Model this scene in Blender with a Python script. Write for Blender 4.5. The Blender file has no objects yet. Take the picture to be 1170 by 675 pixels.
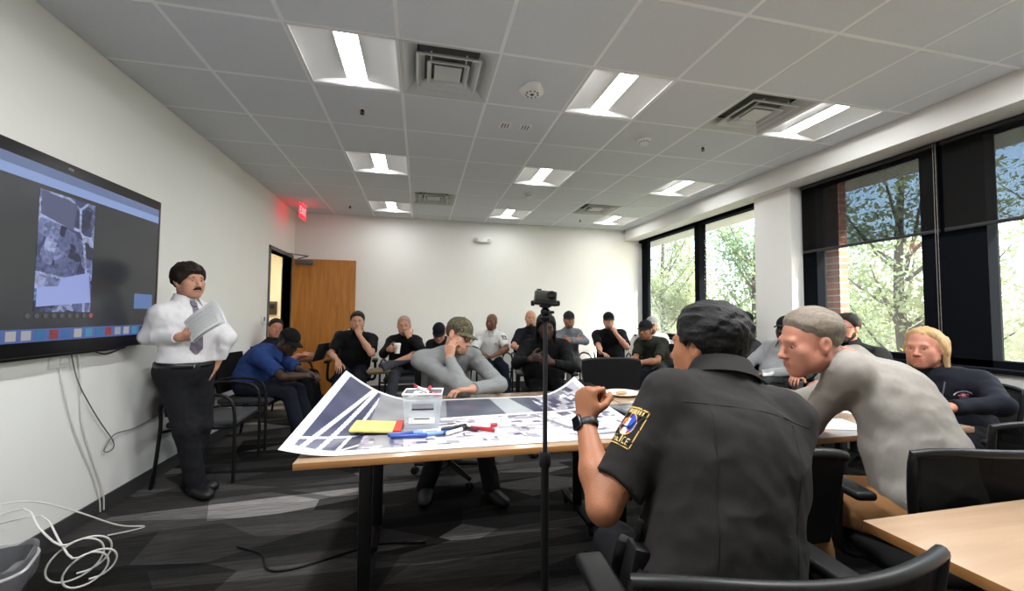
import bpy, bmesh, math, random
import numpy as np
from mathutils import Vector, Matrix, Euler

random.seed(7)
RNG = np.random.default_rng(11)
SC = bpy.context.scene
COL = SC.collection
PI = math.pi
rad = math.radians

# ------------------------------------------------------------------ materials
MATS = {}


def nodes_of(name):
    m = bpy.data.materials.new(name)
    m.use_nodes = True
    nt = m.node_tree
    b = nt.nodes['Principled BSDF']
    return m, nt, b


def N(nt, kind, **kw):
    n = nt.nodes.new(kind)
    for k, v in kw.items():
        setattr(n, k, v)
    return n


def setin(n, **kw):
    for k, v in kw.items():
        n.inputs[k.replace('_', ' ')].default_value = v
    return n


def lin(c):
    """sRGB 0-255 triple to linear rgba"""
    out = []
    for v in c:
        v = v / 255.0
        out.append(v / 12.92 if v <= 0.04045 else ((v + 0.055) / 1.055) ** 2.4)
    return (*out, 1.0)


def mat(name, rgb, rough=0.6, metal=0.0, var=0.0, vscale=20.0, bump=0.0, bscale=150.0, spec=0.5, sheen=0.0, stretch=None):
    """principled material with an optional procedural colour variation and bump"""
    if name in MATS:
        return MATS[name]
    m, nt, b = nodes_of(name)
    c = lin(rgb)
    b.inputs['Base Color'].default_value = c
    b.inputs['Roughness'].default_value = rough
    b.inputs['Metallic'].default_value = metal
    b.inputs['Specular IOR Level'].default_value = spec
    if sheen:
        b.inputs['Sheen Weight'].default_value = sheen
    if var or bump:
        tc = N(nt, 'ShaderNodeTexCoord')
        mp = N(nt, 'ShaderNodeMapping')
        if stretch:
            mp.inputs['Scale'].default_value = stretch
        nt.links.new(tc.outputs['Object'], mp.inputs['Vector'])
    if var:
        nz = N(nt, 'ShaderNodeTexNoise')
        setin(nz, Scale=vscale, Detail=4.0)
        nt.links.new(mp.outputs[0], nz.inputs['Vector'])
        mx = N(nt, 'ShaderNodeMix', data_type='RGBA')
        mx.inputs[6].default_value = tuple(max(0, x * (1 - var)) for x in c[:3]) + (1,)
        mx.inputs[7].default_value = tuple(min(1, x * (1 + var)) for x in c[:3]) + (1,)
        nt.links.new(nz.outputs['Fac'], mx.inputs[0])
        nt.links.new(mx.outputs[2], b.inputs['Base Color'])
    if bump:
        nb = N(nt, 'ShaderNodeTexNoise')
        setin(nb, Scale=bscale, Detail=3.0)
        nt.links.new(mp.outputs[0], nb.inputs['Vector'])
        bp = N(nt, 'ShaderNodeBump')
        bp.inputs['Strength'].default_value = bump
        bp.inputs['Distance'].default_value = 0.01
        nt.links.new(nb.outputs['Fac'], bp.inputs['Height'])
        nt.links.new(bp.outputs[0], b.inputs['Normal'])
    MATS[name] = m
    return m


def emis(name, rgb, strength):
    if name in MATS:
        return MATS[name]
    m, nt, b = nodes_of(name)
    b.inputs['Base Color'].default_value = (0.02, 0.02, 0.02, 1)
    b.inputs['Emission Color'].default_value = lin(rgb)
    b.inputs['Emission Strength'].default_value = strength
    b.inputs['Roughness'].default_value = 0.25
    MATS[name] = m
    return m


def fabric(name, rgb, var=0.10, rough=0.9, bump=0.10, bscale=420, vscale=90):
    return mat(name, rgb, rough, 0, var, vscale, bump, bscale, spec=0.2)


# ------------------------------------------------------------------ object helpers
def link(name, me, m=None, parent=None, smooth=None):
    o = bpy.data.objects.new(name, me)
    COL.objects.link(o)
    if m is not None:
        for x in (m if isinstance(m, (list, tuple)) else [m]):
            me.materials.append(x)
    if parent is not None:
        o.parent = parent
    return o


def tag(o, label, cat, group=None, kind=None):
    o['label'] = label
    o['category'] = cat
    if group:
        o['group'] = group
    if kind:
        o['kind'] = kind
    return o


def thing(name, label, cat, loc=(0, 0, 0), rz=0.0, group=None):
    o = bpy.data.objects.new(name, None)
    o.empty_display_size = 0.1
    COL.objects.link(o)
    o.location = loc
    o.rotation_euler = (0, 0, rz)
    return tag(o, label, cat, group)


def copy_tree(o, parent=None):
    c = o.copy()
    COL.objects.link(c)
    if parent is not None:
        c.parent = parent
    for ch in list(o.children):
        copy_tree(ch, c)
    return c


class MB:
    """collects verts/faces for one mesh"""

    def __init__(s):
        s.v = []
        s.f = []
        s.mi = []
        s.sm = []
        s.cur = 0

    def add(s, vs, fs, smooth=False):
        b = len(s.v)
        s.v.extend([tuple(map(float, p)) for p in vs])
        for f in fs:
            s.f.append(tuple(b + i for i in f))
            s.mi.append(s.cur)
            s.sm.append(smooth)
        return s

    def box(s, c, size, rot=None, bevel=0.0, seg=2, taper=None):
        bm = bmesh.new()
        bmesh.ops.create_cube(bm, size=1.0)
        for v in bm.verts:
            v.co = Vector((v.co.x * size[0], v.co.y * size[1], v.co.z * size[2]))
            if taper and v.co.z < 0:
                v.co.x *= taper
                v.co.y *= taper
        if bevel > 0:
            bmesh.ops.bevel(bm, geom=bm.edges[:], offset=bevel, segments=seg, profile=0.5, affect='EDGES')
        R = (rot if isinstance(rot, Matrix) else Euler(rot).to_matrix()) if rot is not None else Matrix.Identity(3)
        cc = Vector(c)
        bm.verts.ensure_lookup_table()
        bm.verts.index_update()
        s.add([R @ v.co + cc for v in bm.verts], [[v.index for v in f.verts] for f in bm.faces], bevel > 0)
        bm.free()
        return s

    def span(s, lo, hi, bevel=0.0, seg=2):
        return s.box([(a + b) / 2 for a, b in zip(lo, hi)], [abs(b - a) for a, b in zip(lo, hi)], None, bevel, seg)

    def tube(s, pts, r, n=10, caps=True, flat=None, up=None):
        """sweep a circle (or an ellipse, flat=(a,b)) along a polyline; r number or list"""
        P = [Vector(p) for p in pts]
        rr = r if isinstance(r, (list, tuple)) else [r] * len(P)
        vs, fs = [], []
        prev = None
        for i, p in enumerate(P):
            t = (P[min(i + 1, len(P) - 1)] - P[max(i - 1, 0)])
            if t.length < 1e-9:
                t = Vector((0, 0, 1))
            t.normalize()
            if prev is None:
                ref = Vector(up) if up is not None else (Vector((0, 0, 1)) if abs(t.z) < 0.9 else Vector((1, 0, 0)))
            else:
                ref = prev
            a = (ref - t * ref.dot(t))
            if a.length < 1e-6:
                a = t.orthogonal()
            a.normalize()
            prev = a
            b = t.cross(a)
            ra, rb = (flat[0] * rr[i], flat[1] * rr[i]) if flat else (rr[i], rr[i])
            for k in range(n):
                th = 2 * PI * k / n
                vs.append(p + a * (math.cos(th) * ra) + b * (math.sin(th) * rb))
        for i in range(len(P) - 1):
            for k in range(n):
                k2 = (k + 1) % n
                fs.append((i * n + k, i * n + k2, (i + 1) * n + k2, (i + 1) * n + k))
        if caps:
            fs.append(tuple(reversed(range(n))))
            fs.append(tuple((len(P) - 1) * n + k for k in range(n)))
        return s.add(vs, fs, True)

    def lathe(s, prof, c=(0, 0, 0), n=24, rot=None):
        """profile list of (radius, z)"""
        R = Euler(rot).to_matrix() if rot is not None else Matrix.Identity(3)
        cc = Vector(c)
        vs, fs = [], []
        for (r, z) in prof:
            for k in range(n):
                th = 2 * PI * k / n
                vs.append(R @ Vector((r * math.cos(th), r * math.sin(th), z)) + cc)
        for i in range(len(prof) - 1):
            for k in range(n):
                k2 = (k + 1) % n
                fs.append((i * n + k, i * n + k2, (i + 1) * n + k2, (i + 1) * n + k))
        fs.append(tuple(reversed(range(n))))
        fs.append(tuple((len(prof) - 1) * n + k for k in range(n)))
        return s.add(vs, fs, True)

    def grid(s, fn, nu, nv, thick=None):
        """fn(u,v)->point, u,v in 0..1; thick: offset vector or number along normals"""
        P = [[Vector(fn(i / nu, j / nv)) for j in range(nv + 1)] for i in range(nu + 1)]
        idx = lambda i, j: i * (nv + 1) + j
        vs = [P[i][j] for i in range(nu + 1) for j in range(nv + 1)]
        fs = [(idx(i, j), idx(i + 1, j), idx(i + 1, j + 1), idx(i, j + 1)) for i in range(nu) for j in range(nv)]
        if thick is None:
            return s.add(vs, fs, True)
        nrm = []
        for i in range(nu + 1):
            for j in range(nv + 1):
                a = P[min(i + 1, nu)][j] - P[max(i - 1, 0)][j]
                b = P[i][min(j + 1, nv)] - P[i][max(j - 1, 0)]
                q = a.cross(b)
                q.normalize()
                nrm.append(q)
        m = len(vs)
        vs2 = [v - q * thick for v, q in zip(vs, nrm)]
        fs2 = [tuple(m + k for k in reversed(f)) for f in fs]
        rim = [idx(i, 0) for i in range(nu + 1)] + [idx(nu, j) for j in range(1, nv + 1)] + \
              [idx(i, nv) for i in range(nu - 1, -1, -1)] + [idx(0, j) for j in range(nv - 1, 0, -1)]
        fs3 = []
        for k in range(len(rim)):
            a, b = rim[k], rim[(k + 1) % len(rim)]
            fs3.append((b, a, m + a, m + b))
        return s.add(vs + vs2, fs + fs2 + fs3, True)

    def prism(s, poly, z0, z1, rot=None, c=(0, 0, 0)):
        R = Euler(rot).to_matrix() if rot is not None else Matrix.Identity(3)
        cc = Vector(c)
        n = len(poly)
        vs = [R @ Vector((x, y, z0)) + cc for x, y in poly] + [R @ Vector((x, y, z1)) + cc for x, y in poly]
        fs = [tuple(reversed(range(n))), tuple(n + k for k in range(n))]
        fs += [(k, (k + 1) % n, n + (k + 1) % n, n + k) for k in range(n)]
        return s.add(vs, fs, False)

    def sphere(s, c, r, n=16, m=10, scale=(1, 1, 1)):
        prof = [(math.sin(PI * i / m) * r, -math.cos(PI * i / m) * r) for i in range(m + 1)]
        prof[0] = (1e-4, -r)
        prof[-1] = (1e-4, r)
        b = len(s.v)
        s.lathe(prof, (0, 0, 0), n)
        for i in range(b, len(s.v)):
            x, y, z = s.v[i]
            s.v[i] = (x * scale[0] + c[0], y * scale[1] + c[1], z * scale[2] + c[2])
        return s

    def build(s, name, m=None, parent=None, off=None):
        me = bpy.data.meshes.new(name)
        vs = s.v if off is None else [(x - off[0], y - off[1], z - off[2]) for x, y, z in s.v]
        me.from_pydata(vs, [], s.f)
        me.polygons.foreach_set('use_smooth', s.sm)
        o = link(name, me, m, parent)
        if s.cur:
            me.polygons.foreach_set('material_index', s.mi)
        # sharpen hard corners of the shaded-smooth parts
        try:
            me.set_sharp_from_angle(angle=rad(42))
        except Exception:
            pass
        me.update()
        return o


def bez(pts, n=24):
    """Catmull-Rom through points"""
    P = [Vector(p) for p in pts]
    out = []
    m = len(P) - 1
    for i in range(m):
        p0, p1, p2, p3 = P[max(i - 1, 0)], P[i], P[i + 1], P[min(i + 2, m)]
        k = max(2, n // m)
        for j in range(k):
            t = j / k
            out.append(0.5 * ((2 * p1) + (p2 - p0) * t + (2 * p0 - 5 * p1 + 4 * p2 - p3) * t * t + (3 * p1 - p0 - 3 * p2 + p3) * t ** 3))
    out.append(P[-1])
    return out


def struct(o, kind='structure'):
    o['kind'] = kind
    return o


def text(body, size, m, parent, loc, rot, name='lettering', align='CENTER', depth=0.0006):
    cu = bpy.data.curves.new(name, 'FONT')
    cu.body = body
    cu.size = size
    cu.align_x = align
    cu.align_y = 'CENTER'
    cu.extrude = depth
    cu.resolution_u = 2
    cu.materials.append(m)
    tmp = bpy.data.objects.new(name, cu)
    COL.objects.link(tmp)
    bpy.context.view_layer.update()
    me = bpy.data.meshes.new_from_object(tmp.evaluated_get(bpy.context.evaluated_depsgraph_get()))
    bpy.data.objects.remove(tmp)
    bpy.data.curves.remove(cu)
    o = bpy.data.objects.new(name, me)
    COL.objects.link(o)
    o.parent = parent
    o.location = loc
    o.rotation_euler = rot
    return o


def painted(name, fn, colfn, nu, nv, m, parent, off=None, thick=None):
    """a printed sheet or badge: a grid whose print is stored as colours"""
    mb = MB().grid(fn, nu, nv, thick)
    o = mb.build(name, m, parent, off)
    at = o.data.color_attributes.new('print', 'FLOAT_COLOR', 'POINT')
    n = (nu + 1) * (nv + 1)
    buf = np.ones((len(o.data.vertices), 4), np.float32)
    for i in range(nu + 1):
        for j in range(nv + 1):
            c = lin(colfn(i / nu, j / nv))
            buf[i * (nv + 1) + j] = c
            if thick is not None:
                buf[n + i * (nv + 1) + j] = (.6, .6, .6, 1)
    at.data.foreach_set('color', buf.ravel())
    return o


def print_mat(name, rough=0.4, spec=0.4):
    if name in MATS:
        return MATS[name]
    m, nt, b = nodes_of(name)
    a = N(nt, 'ShaderNodeAttribute')
    a.attribute_name = 'print'
    nt.links.new(a.outputs['Color'], b.inputs['Base Color'])
    b.inputs['Roughness'].default_value = rough
    b.inputs['Specular IOR Level'].default_value = spec
    MATS[name] = m
    return m
SKY_S, SUN_S, LAMP_W, LENS_S, EXPO = 1.05, 14.0, 60.0, 39.0, 0.15
# ================================================================== SETTING
XL, XR, YB, YF, HC = -1.965, 3.755, 7.05, -2.3, 2.874
XG = 4.15            # glass plane of the window wall
T = 0.6096
GX0, GY0 = -1.373, 2.399
M_wall = mat('painted_wall', (234, 233, 228), 0.75, 0, 0.02, 3.0, 0.05, 400)
M_trimw = mat('painted_soffit', (228, 227, 222), 0.7, 0, 0.02, 3.0)
M_tile = mat('ceiling_tile', (212, 216, 220), 0.95, 0, 0.05, 90.0, 0.25, 420)
M_tbar = mat('ceiling_bar', (236, 238, 240), 0.4)
M_base = mat('rubber_base', (62, 60, 60), 0.55)
M_blackframe = mat('black_window_frame', (15, 17, 21), 0.7, spec=0.015)
M_black = mat('black_plastic', (13, 13, 14), 0.45, spec=0.3)
M_blacksoft = mat('black_soft', (17, 17, 19), 0.7)
M_white = mat('white_plastic', (228, 228, 225), 0.45)
M_greymetal = mat('grey_door_frame', (86, 88, 90), 0.45)
M_chrome = mat('chrome', (190, 190, 192), 0.22, 1.0)
M_diff = mat('grey_diffuser', (198, 200, 198), 0.45)
M_refl = mat('light_reflector', (222, 222, 220), 0.45)
M_dark = mat('dark_cavity', (14, 14, 14), 0.9)


def carpet():
    """dark carpet planks: angular tone-on-tone wedges with combed yarn streaks"""
    m, nt, b = nodes_of('carpet_planks')
    L = nt.links.new
    tc = N(nt, 'ShaderNodeTexCoord')

    def layer(rot, sx, sy, sc, ramp, loc=0.0):
        mp = N(nt, 'ShaderNodeMapping')
        mp.inputs['Rotation'].default_value = (0, 0, rad(rot))
        mp.inputs['Scale'].default_value = (sx, sy, 1.0)
        mp.inputs['Location'].default_value = (loc, loc * .7, 0)
        L(tc.outputs['Object'], mp.inputs[0])
        vo = N(nt, 'ShaderNodeTexVoronoi', distance='EUCLIDEAN')
        setin(vo, Scale=sc, Randomness=1.0)
        L(mp.outputs[0], vo.inputs['Vector'])
        rp = N(nt, 'ShaderNodeValToRGB')
        rp.color_ramp.interpolation = 'CONSTANT'
        for k, (p, c) in enumerate(ramp):
            e = rp.color_ramp.elements[0] if k == 0 else (rp.color_ramp.elements[1] if k == 1 else rp.color_ramp.elements.new(p))
            e.position = p
            e.color = (c * 1.02, c, c * 0.99, 1)
        L(vo.outputs['Color'], rp.inputs[0])
        return rp.outputs[0]

    def streak(rot, sc):
        mp = N(nt, 'ShaderNodeMapping')
        mp.inputs['Rotation'].default_value = (0, 0, rad(rot))
        mp.inputs['Scale'].default_value = (2.0, 90.0, 1.0)
        L(tc.outputs['Object'], mp.inputs[0])
        nz = N(nt, 'ShaderNodeTexNoise')
        setin(nz, Scale=sc, Detail=4.0, Roughness=0.75)
        L(mp.outputs[0], nz.inputs['Vector'])
        rp = N(nt, 'ShaderNodeValToRGB')
        rp.color_ramp.elements[0].position = 0.34
        rp.color_ramp.elements[0].color = (0.35, 0.35, 0.36, 1)
        rp.color_ramp.elements[1].position = 0.68
        rp.color_ramp.elements[1].color = (1.7, 1.7, 1.7, 1)
        L(nz.outputs['Fac'], rp.inputs[0])
        return rp.outputs[0]

    def mix(a, b_, mode='MULTIPLY', f=1.0):
        x = N(nt, 'ShaderNodeMix', data_type='RGBA', blend_type=mode)
        if isinstance(f, float):
            x.inputs[0].default_value = f
        else:
            L(f, x.inputs[0])
        L(a, x.inputs[6])
        L(b_, x.inputs[7])
        return x.outputs[2]

    base = layer(20, 1.1, 2.6, 1.25, ((0.0, 0.015), (0.32, 0.036), (0.55, 0.068), (0.76, 0.145)))
    wedge = layer(40, 0.5, 3.2, 1.15, ((0.0, 0.6), (0.4, 1.0), (0.70, 1.5), (0.84, 2.4)), 3.1)
    strip = layer(-34, 0.45, 5.5, 1.0, ((0.0, 0.8), (0.45, 1.0), (0.80, 2.0)), 7.7)
    col = mix(mix(base, wedge), strip)
    sel = layer(12, 0.9, 1.8, 0.9, ((0.0, 0.0), (0.5, 1.0)), 5.3)
    st = mix(streak(4, 2.0), streak(36, 2.0), 'MIX', sel)
    L(mix(col, st), b.inputs['Base Color'])
    b.inputs['Roughness'].default_value = 0.95
    b.inputs['Specular IOR Level'].default_value = 0.1
    n2 = N(nt, 'ShaderNodeTexNoise')
    setin(n2, Scale=320.0, Detail=2.0)
    L(tc.outputs['Object'], n2.inputs['Vector'])
    bp = N(nt, 'ShaderNodeBump')
    setin(bp, Strength=0.5, Distance=0.01)
    L(n2.outputs['Fac'], bp.inputs['Height'])
    L(bp.outputs[0], b.inputs['Normal'])
    return m


def wood(name, c1, c2, axis='X', rough=0.35, scale=1.0, coat=0.0):
    m, nt, b = nodes_of(name)
    L = nt.links.new
    tc = N(nt, 'ShaderNodeTexCoord')
    mp = N(nt, 'ShaderNodeMapping')
    s = {'X': (1.2, 14, 14), 'Y': (14, 1.2, 14), 'Z': (14, 14, 1.2)}[axis]
    mp.inputs['Scale'].default_value = tuple(v * scale for v in s)
    L(tc.outputs['Object'], mp.inputs[0])
    nz = N(nt, 'ShaderNodeTexNoise')
    setin(nz, Scale=1.6, Detail=7.0, Roughness=0.62, Distortion=0.6)
    L(mp.outputs[0], nz.inputs['Vector'])
    rp = N(nt, 'ShaderNodeValToRGB')
    rp.color_ramp.elements[0].position = 0.3
    rp.color_ramp.elements[0].color = lin(c1)
    rp.color_ramp.elements[1].position = 0.72
    rp.color_ramp.elements[1].color = lin(c2)
    L(nz.outputs['Fac'], rp.inputs[0])
    L(rp.outputs[0], b.inputs['Base Color'])
    b.inputs['Roughness'].default_value = rough
    b.inputs['Coat Weight'].default_value = coat
    b.inputs['Coat Roughness'].default_value = 0.15
    return m


M_carpet = carpet()
M_doorwood = wood('door_veneer', (158, 98, 38), (196, 132, 58), 'Z', 0.4, 1.0)
M_tabletop = wood('maple_laminate', (152, 126, 102), (170, 144, 118), 'X', 0.25, 0.7, 0.4)
M_tableedge = wood('maple_edge', (134, 90, 50), (160, 114, 68), 'X', 0.4, 0.7)

# floor (one slab), ceiling with its tile pattern, walls
fl = MB().span((-3.6, YF - 0.1, -0.12), (4.3, YB + 0.1, 0.0)).build('floor', M_carpet)
struct(fl)

LIGHTS = [(i, j) for i in (1, 4, 7) for j in (0, 3, 6)]
BEHIND = [(i, -3) for i in (1, 4, 7)]
VENTS = [(2, 0), (2, 5), (6, 0), (6, 5)]
holes = set(LIGHTS) | set(VENTS)
xs = [XL] + [GX0 + T * i for i in range(0, 9)] + [XR]
ys = [YF] + [GY0 + T * j for j in range(-7, 8)] + [YB]
mb = MB()
gap = 0.011
for a in range(len(xs) - 1):
    for c in range(len(ys) - 1):
        i, j = a - 1, c - 8
        if (i, j) in holes:
            continue
        mb.cur = 1 if (i, j) == (5, 5) else 0
        mb.span((xs[a] + (gap if a else 0.004), ys[c] + gap, HC), (xs[a + 1] - gap, ys[c + 1] - gap, HC + 0.02), 0.003, 1)
mb.cur = 0
M_tile2 = mat('ceiling_tile_darker', (190, 191, 190), 0.95, 0, 0.05, 90.0, 0.25, 420)  # one tile given a slightly darker tone than the rest
ce = mb.build('ceiling', [M_tile, M_tile2])
struct(ce)
mb = MB()
for x in xs[1:-1]:
    mb.span((x - 0.012, YF, HC + 0.002), (x + 0.012, YB, HC + 0.03))
for y in ys[1:-1]:
    mb.span((XL, y - 0.012, HC + 0.0025), (XR, y + 0.012, HC + 0.03))
struct(mb.build('trim_1', M_tbar))
struct(MB().span((XL - 0.1, YF - 0.1, HC + 0.30), (4.3, YB + 0.1, HC + 0.36)).build('ceiling_slab', M_dark))

# left wall with its door opening
DY0, DY1, DZ = 5.985, 6.905, 2.125
mb = MB()
mb.span((XL - 0.12, YF, 0), (XL, DY0, HC + 0.3))
mb.span((XL - 0.12, DY1, 0), (XL, YB, HC + 0.3))
mb.span((XL - 0.12, DY0, DZ), (XL, DY1, HC + 0.3))
struct(mb.build('wall_left', M_wall))
struct(MB().span((XL - 0.12, YB, 0), (4.3, YB + 0.12, HC + 0.3)).build('wall_back', M_wall))
struct(MB().span((XL - 0.12, YF - 0.12, 0), (4.3, YF, HC + 0.3)).build('wall_front', M_wall))
# corridor beyond the door
M_hall = mat('corridor_paint', (232, 222, 198), 0.8, 0, 0.02, 3.0)
mb = MB()
mb.span((-3.6, 4.4, 0), (-3.5, 8.6, 2.6))
mb.span((-3.5, 8.5, 0), (XL - 0.12, 8.6, 2.6))
mb.span((-3.5, 4.4, 0), (XL - 0.12, 4.5, 2.6))
mb.span((-3.6, 4.4, 2.6), (XL - 0.12, 8.6, 2.7))
mb.span((XL - 0.12, 7.17, 0), (XL - 0.02, 8.6, 2.6))
mb.span((-3.6, 7.17, -0.12), (XL - 0.12, 8.6, 0.0))
struct(mb.build('wall_corridor', M_hall))

# right window wall: sill wall, piers, soffit
YW1, YP0, YP1 = 7.05, 3.63, 4.12
mb = MB()
mb.span((3.98, YF, 0), (4.28, YB, 0.885))
mb.span((3.90, YP0, 0.0), (4.28, YP1, 2.69))
mb.span((3.98, YF, 0.885), (4.28, 0.75, 2.69))
mb.span((3.98, YF, 2.69), (4.28, YB, HC + 0.3))
struct(mb.build('wall_right', M_wall))
struct(MB().span((XR, YF, 2.676), (3.99, YB, HC + 0.3), 0.002, 1).build('trim_2', M_trimw))
struct(MB().span((3.93, YP1, 0.885), (4.13, YB, 0.915), 0.004, 1).span((3.93, 0.75, 0.885), (4.13, YP0, 0.915), 0.004, 1).build('trim_3', M_blackframe))

# baseboards
struct(MB().span((XL, YF, 0), (XL + 0.012, DY0 - 0.06, 0.10), 0.003, 1).build('baseboard_left', M_base))
struct(MB().span((XL, YB - 0.012, 0), (3.98, YB, 0.10), 0.003, 1).build('baseboard_back', M_base))


def glass_mat():
    m = bpy.data.materials.new('window_glass')
    m.use_nodes = True
    nt = m.node_tree
    nt.nodes.clear()
    o = N(nt, 'ShaderNodeOutputMaterial')
    t = N(nt, 'ShaderNodeBsdfTransparent')
    t.inputs[0].default_value = (0.93, 0.96, 0.95, 1)
    g = N(nt, 'ShaderNodeBsdfGlossy')
    g.inputs['Roughness'].default_value = 0.02
    lw = N(nt, 'ShaderNodeLayerWeight')
    pw = N(nt, 'ShaderNodeMath', operation='POWER')
    pw.inputs[1].default_value = 5.0
    nt.links.new(lw.outputs['Facing'], pw.inputs[0])
    fr = N(nt, 'ShaderNodeMath', operation='MULTIPLY_ADD')
    fr.inputs[1].default_value = 0.6
    fr.inputs[2].default_value = 0.03
    nt.links.new(pw.outputs[0], fr.inputs[0])
    mx = N(nt, 'ShaderNodeMixShader')
    nt.links.new(fr.outputs[0], mx.inputs[0])
    nt.links.new(t.outputs[0], mx.inputs[1])
    nt.links.new(g.outputs[0], mx.inputs[2])
    # faint white veil mixed into the glass to haze the view outside
    du = N(nt, 'ShaderNodeBsdfTranslucent')
    du.inputs[0].default_value = (0.95, 0.96, 0.97, 1)
    m2 = N(nt, 'ShaderNodeMixShader')
    m2.inputs[0].default_value = 0.009
    nt.links.new(mx.outputs[0], m2.inputs[1])
    nt.links.new(du.outputs[0], m2.inputs[2])
    nt.links.new(m2.outputs[0], o.inputs[0])
    return m


def mesh_fabric(name, rgb, see, tint=(1, 1, 1)):
    m = bpy.data.materials.new(name)
    m.use_nodes = True
    nt = m.node_tree
    b = nt.nodes['Principled BSDF']
    b.inputs['Base Color'].default_value = lin(rgb)
    b.inputs['Roughness'].default_value = 0.8
    b.inputs['Specular IOR Level'].default_value = 0.2
    o = nt.nodes['Material Output']
    t = N(nt, 'ShaderNodeBsdfTransparent')
    t.inputs[0].default_value = (*tint, 1)
    mx = N(nt, 'ShaderNodeMixShader')
    mx.inputs[0].default_value = see
    nt.links.new(b.outputs[0], mx.inputs[1])
    nt.links.new(t.outputs[0], mx.inputs[2])
    nt.links.new(mx.outputs[0], o.inputs[0])
    return m


M_glass = glass_mat()


def window(name, y0, y1, z0=0.915, z1=2.69, posts=()):
    """frame + mullion posts (y0,y1 pairs) + a pane per opening"""
    e = bpy.data.objects.new(name, None)
    COL.objects.link(e)
    e['kind'] = 'structure'
    mb = MB()
    mb.span((4.05, y0, z0), (4.17, y1, z0 + 0.05))
    mb.span((4.05, y0, z1 - 0.05), (4.17, y1, z1 + 0.0))
    for p in posts:
        mb.span((p[2] if len(p) > 2 else 4.05, p[0], z0), (4.17, p[1], z1))
    mb.build('window_frame', M_blackframe, e)
    ed = [y0] + [v for p in posts for v in p[:2]] + [y1]
    for k in range(0, len(ed), 2):
        if ed[k + 1] - ed[k] > 0.2:
            MB().span((4.147, ed[k], z0 + 0.05), (4.153, ed[k + 1], z1 - 0.05)).build('pane', M_glass, e)
    return e


window('window_1', YP1, YB - 0.001, posts=((YP1, YP1 + 0.06), (5.325, 5.43), (6.84, YB - 0.001, 4.11)))
window('window_2', 0.75, YP0, posts=((0.75, 1.05), (2.147, 2.55), (3.47, YP0)))

# roller shades
M_shade = mesh_fabric('shade_cloth', (16, 14, 13), 0.36, (0.92, 0.96, 1.0))
M_hem = mat('shade_hem', (20, 20, 22), 0.5)
M_beads = mat('shade_chain_steel', (120, 116, 110), 0.5, 0.3)
for (a, c, lab, ch) in ((2.405, 3.60, 'black roller shade half lowered over the window beside the white pier', 2.41),
                        (1.02, 2.375, 'black roller shade half lowered over the window at the edge of the picture', None)):
    t = thing('roller_shade', lab, 'window shade', (4.02, (a + c) / 2, 1.95), 0, 'black roller shades')
    MB().span((4.019, a, 1.97), (4.021, c, 2.675)).build('shade_cloth', M_shade, t, (4.02, (a + c) / 2, 1.95))
    MB().box((4.02, (a + c) / 2, 1.962), (0.012, c - a, 0.028), None, 0.004).build('hem_bar', M_hem, t, (4.02, (a + c) / 2, 1.95))
    MB().tube([(4.01, a, 2.655), (4.01, c, 2.655)], 0.018, 12).build('roller', M_hem, t, (4.02, (a + c) / 2, 1.95))
    if ch:
        mb = MB()
        for dy in (0.0, 0.016):
            mb.tube([(3.975, ch + dy - 0.02, 2.655), (3.97, ch + dy - 0.02, 1.9), (3.97, ch + dy - 0.02, 1.12)], 0.0022, 6)
        for k in range(26):
            mb.sphere((3.97, ch - 0.02, 1.12 + k * 0.058), 0.0040, 6, 4)
        mb.build('chain', M_beads, t, (4.02, (a + c) / 2, 1.95))

# outside: overhang and brick pier
def brick_mat():
    m, nt, b = nodes_of('brick')
    tc = N(nt, 'ShaderNodeTexCoord')
    mp = N(nt, 'ShaderNodeMapping')
    mp.inputs['Rotation'].default_value = (rad(90), 0, 0)
    nt.links.new(tc.outputs['Object'], mp.inputs[0])
    br = N(nt, 'ShaderNodeTexBrick')
    br.inputs['Color1'].default_value = lin((150, 84, 66))
    br.inputs['Color2'].default_value = lin((172, 102, 80))
    br.inputs['Mortar'].default_value = lin((190, 176, 164))
    setin(br, Scale=1.0)
    br.inputs['Mortar Size'].default_value = 0.006
    br.inputs['Brick Width'].default_value = 0.2
    br.inputs['Row Height'].default_value = 0.068
    nt.links.new(mp.outputs[0], br.inputs['Vector'])
    nt.links.new(br.outputs['Color'], b.inputs['Base Color'])
    b.inputs['Roughness'].default_value = 0.9
    return m


M_brick = brick_mat()
struct(MB().span((4.281, 3.42, -3.0), (4.39, 4.30, 2.72)).build('wall_exterior_pier', M_brick))
struct(MB().span((4.281, -2.3, 2.72), (4.82, 8.6, 2.86)).build('roof_overhang', mat('overhang_paint', (205, 203, 196), 0.7)))

# corridor door: frame and open leaf
t = bpy.data.objects.new('door_1', None)
COL.objects.link(t)
t['kind'] = 'structure'
mb = MB()
fw = 0.05
mb.span((XL - 0.135, DY0 - fw, 0), (XL + 0.015, DY0, DZ + fw), 0.004, 1)
mb.span((XL - 0.135, DY1, 0), (XL + 0.015, DY1 + fw, DZ + fw), 0.004, 1)
mb.span((XL - 0.135, DY0 - fw, DZ), (XL + 0.015, DY1 + fw, DZ + fw), 0.004, 1)
mb.build('door_frame', M_greymetal, t)
MB().span((XL + 0.02, 6.90, 0.012), (XL + 0.945, 6.945, 2.115), 0.002, 1).build('door_leaf', M_doorwood, t)
mb = MB()
for s in (-1,):
    mb.lathe([(0.03, 0), (0.03, 0.01), (0.012, 0.014), (0.012, 0.05)], (XL + 0.875, 6.90, 1.0), 16, (rad(90), 0, 0))
    mb.tube(bez([(XL + 0.875, 6.85, 1.0), (XL + 0.82, 6.848, 1.0), (XL + 0.76, 6.852, 0.998)], 8), 0.009, 8)
mb.build('door_handle', M_chrome, t)
mb = MB()
mb.box((XL + 0.19, 6.875, 2.06), (0.26, 0.05, 0.07), None, 0.01)
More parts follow.
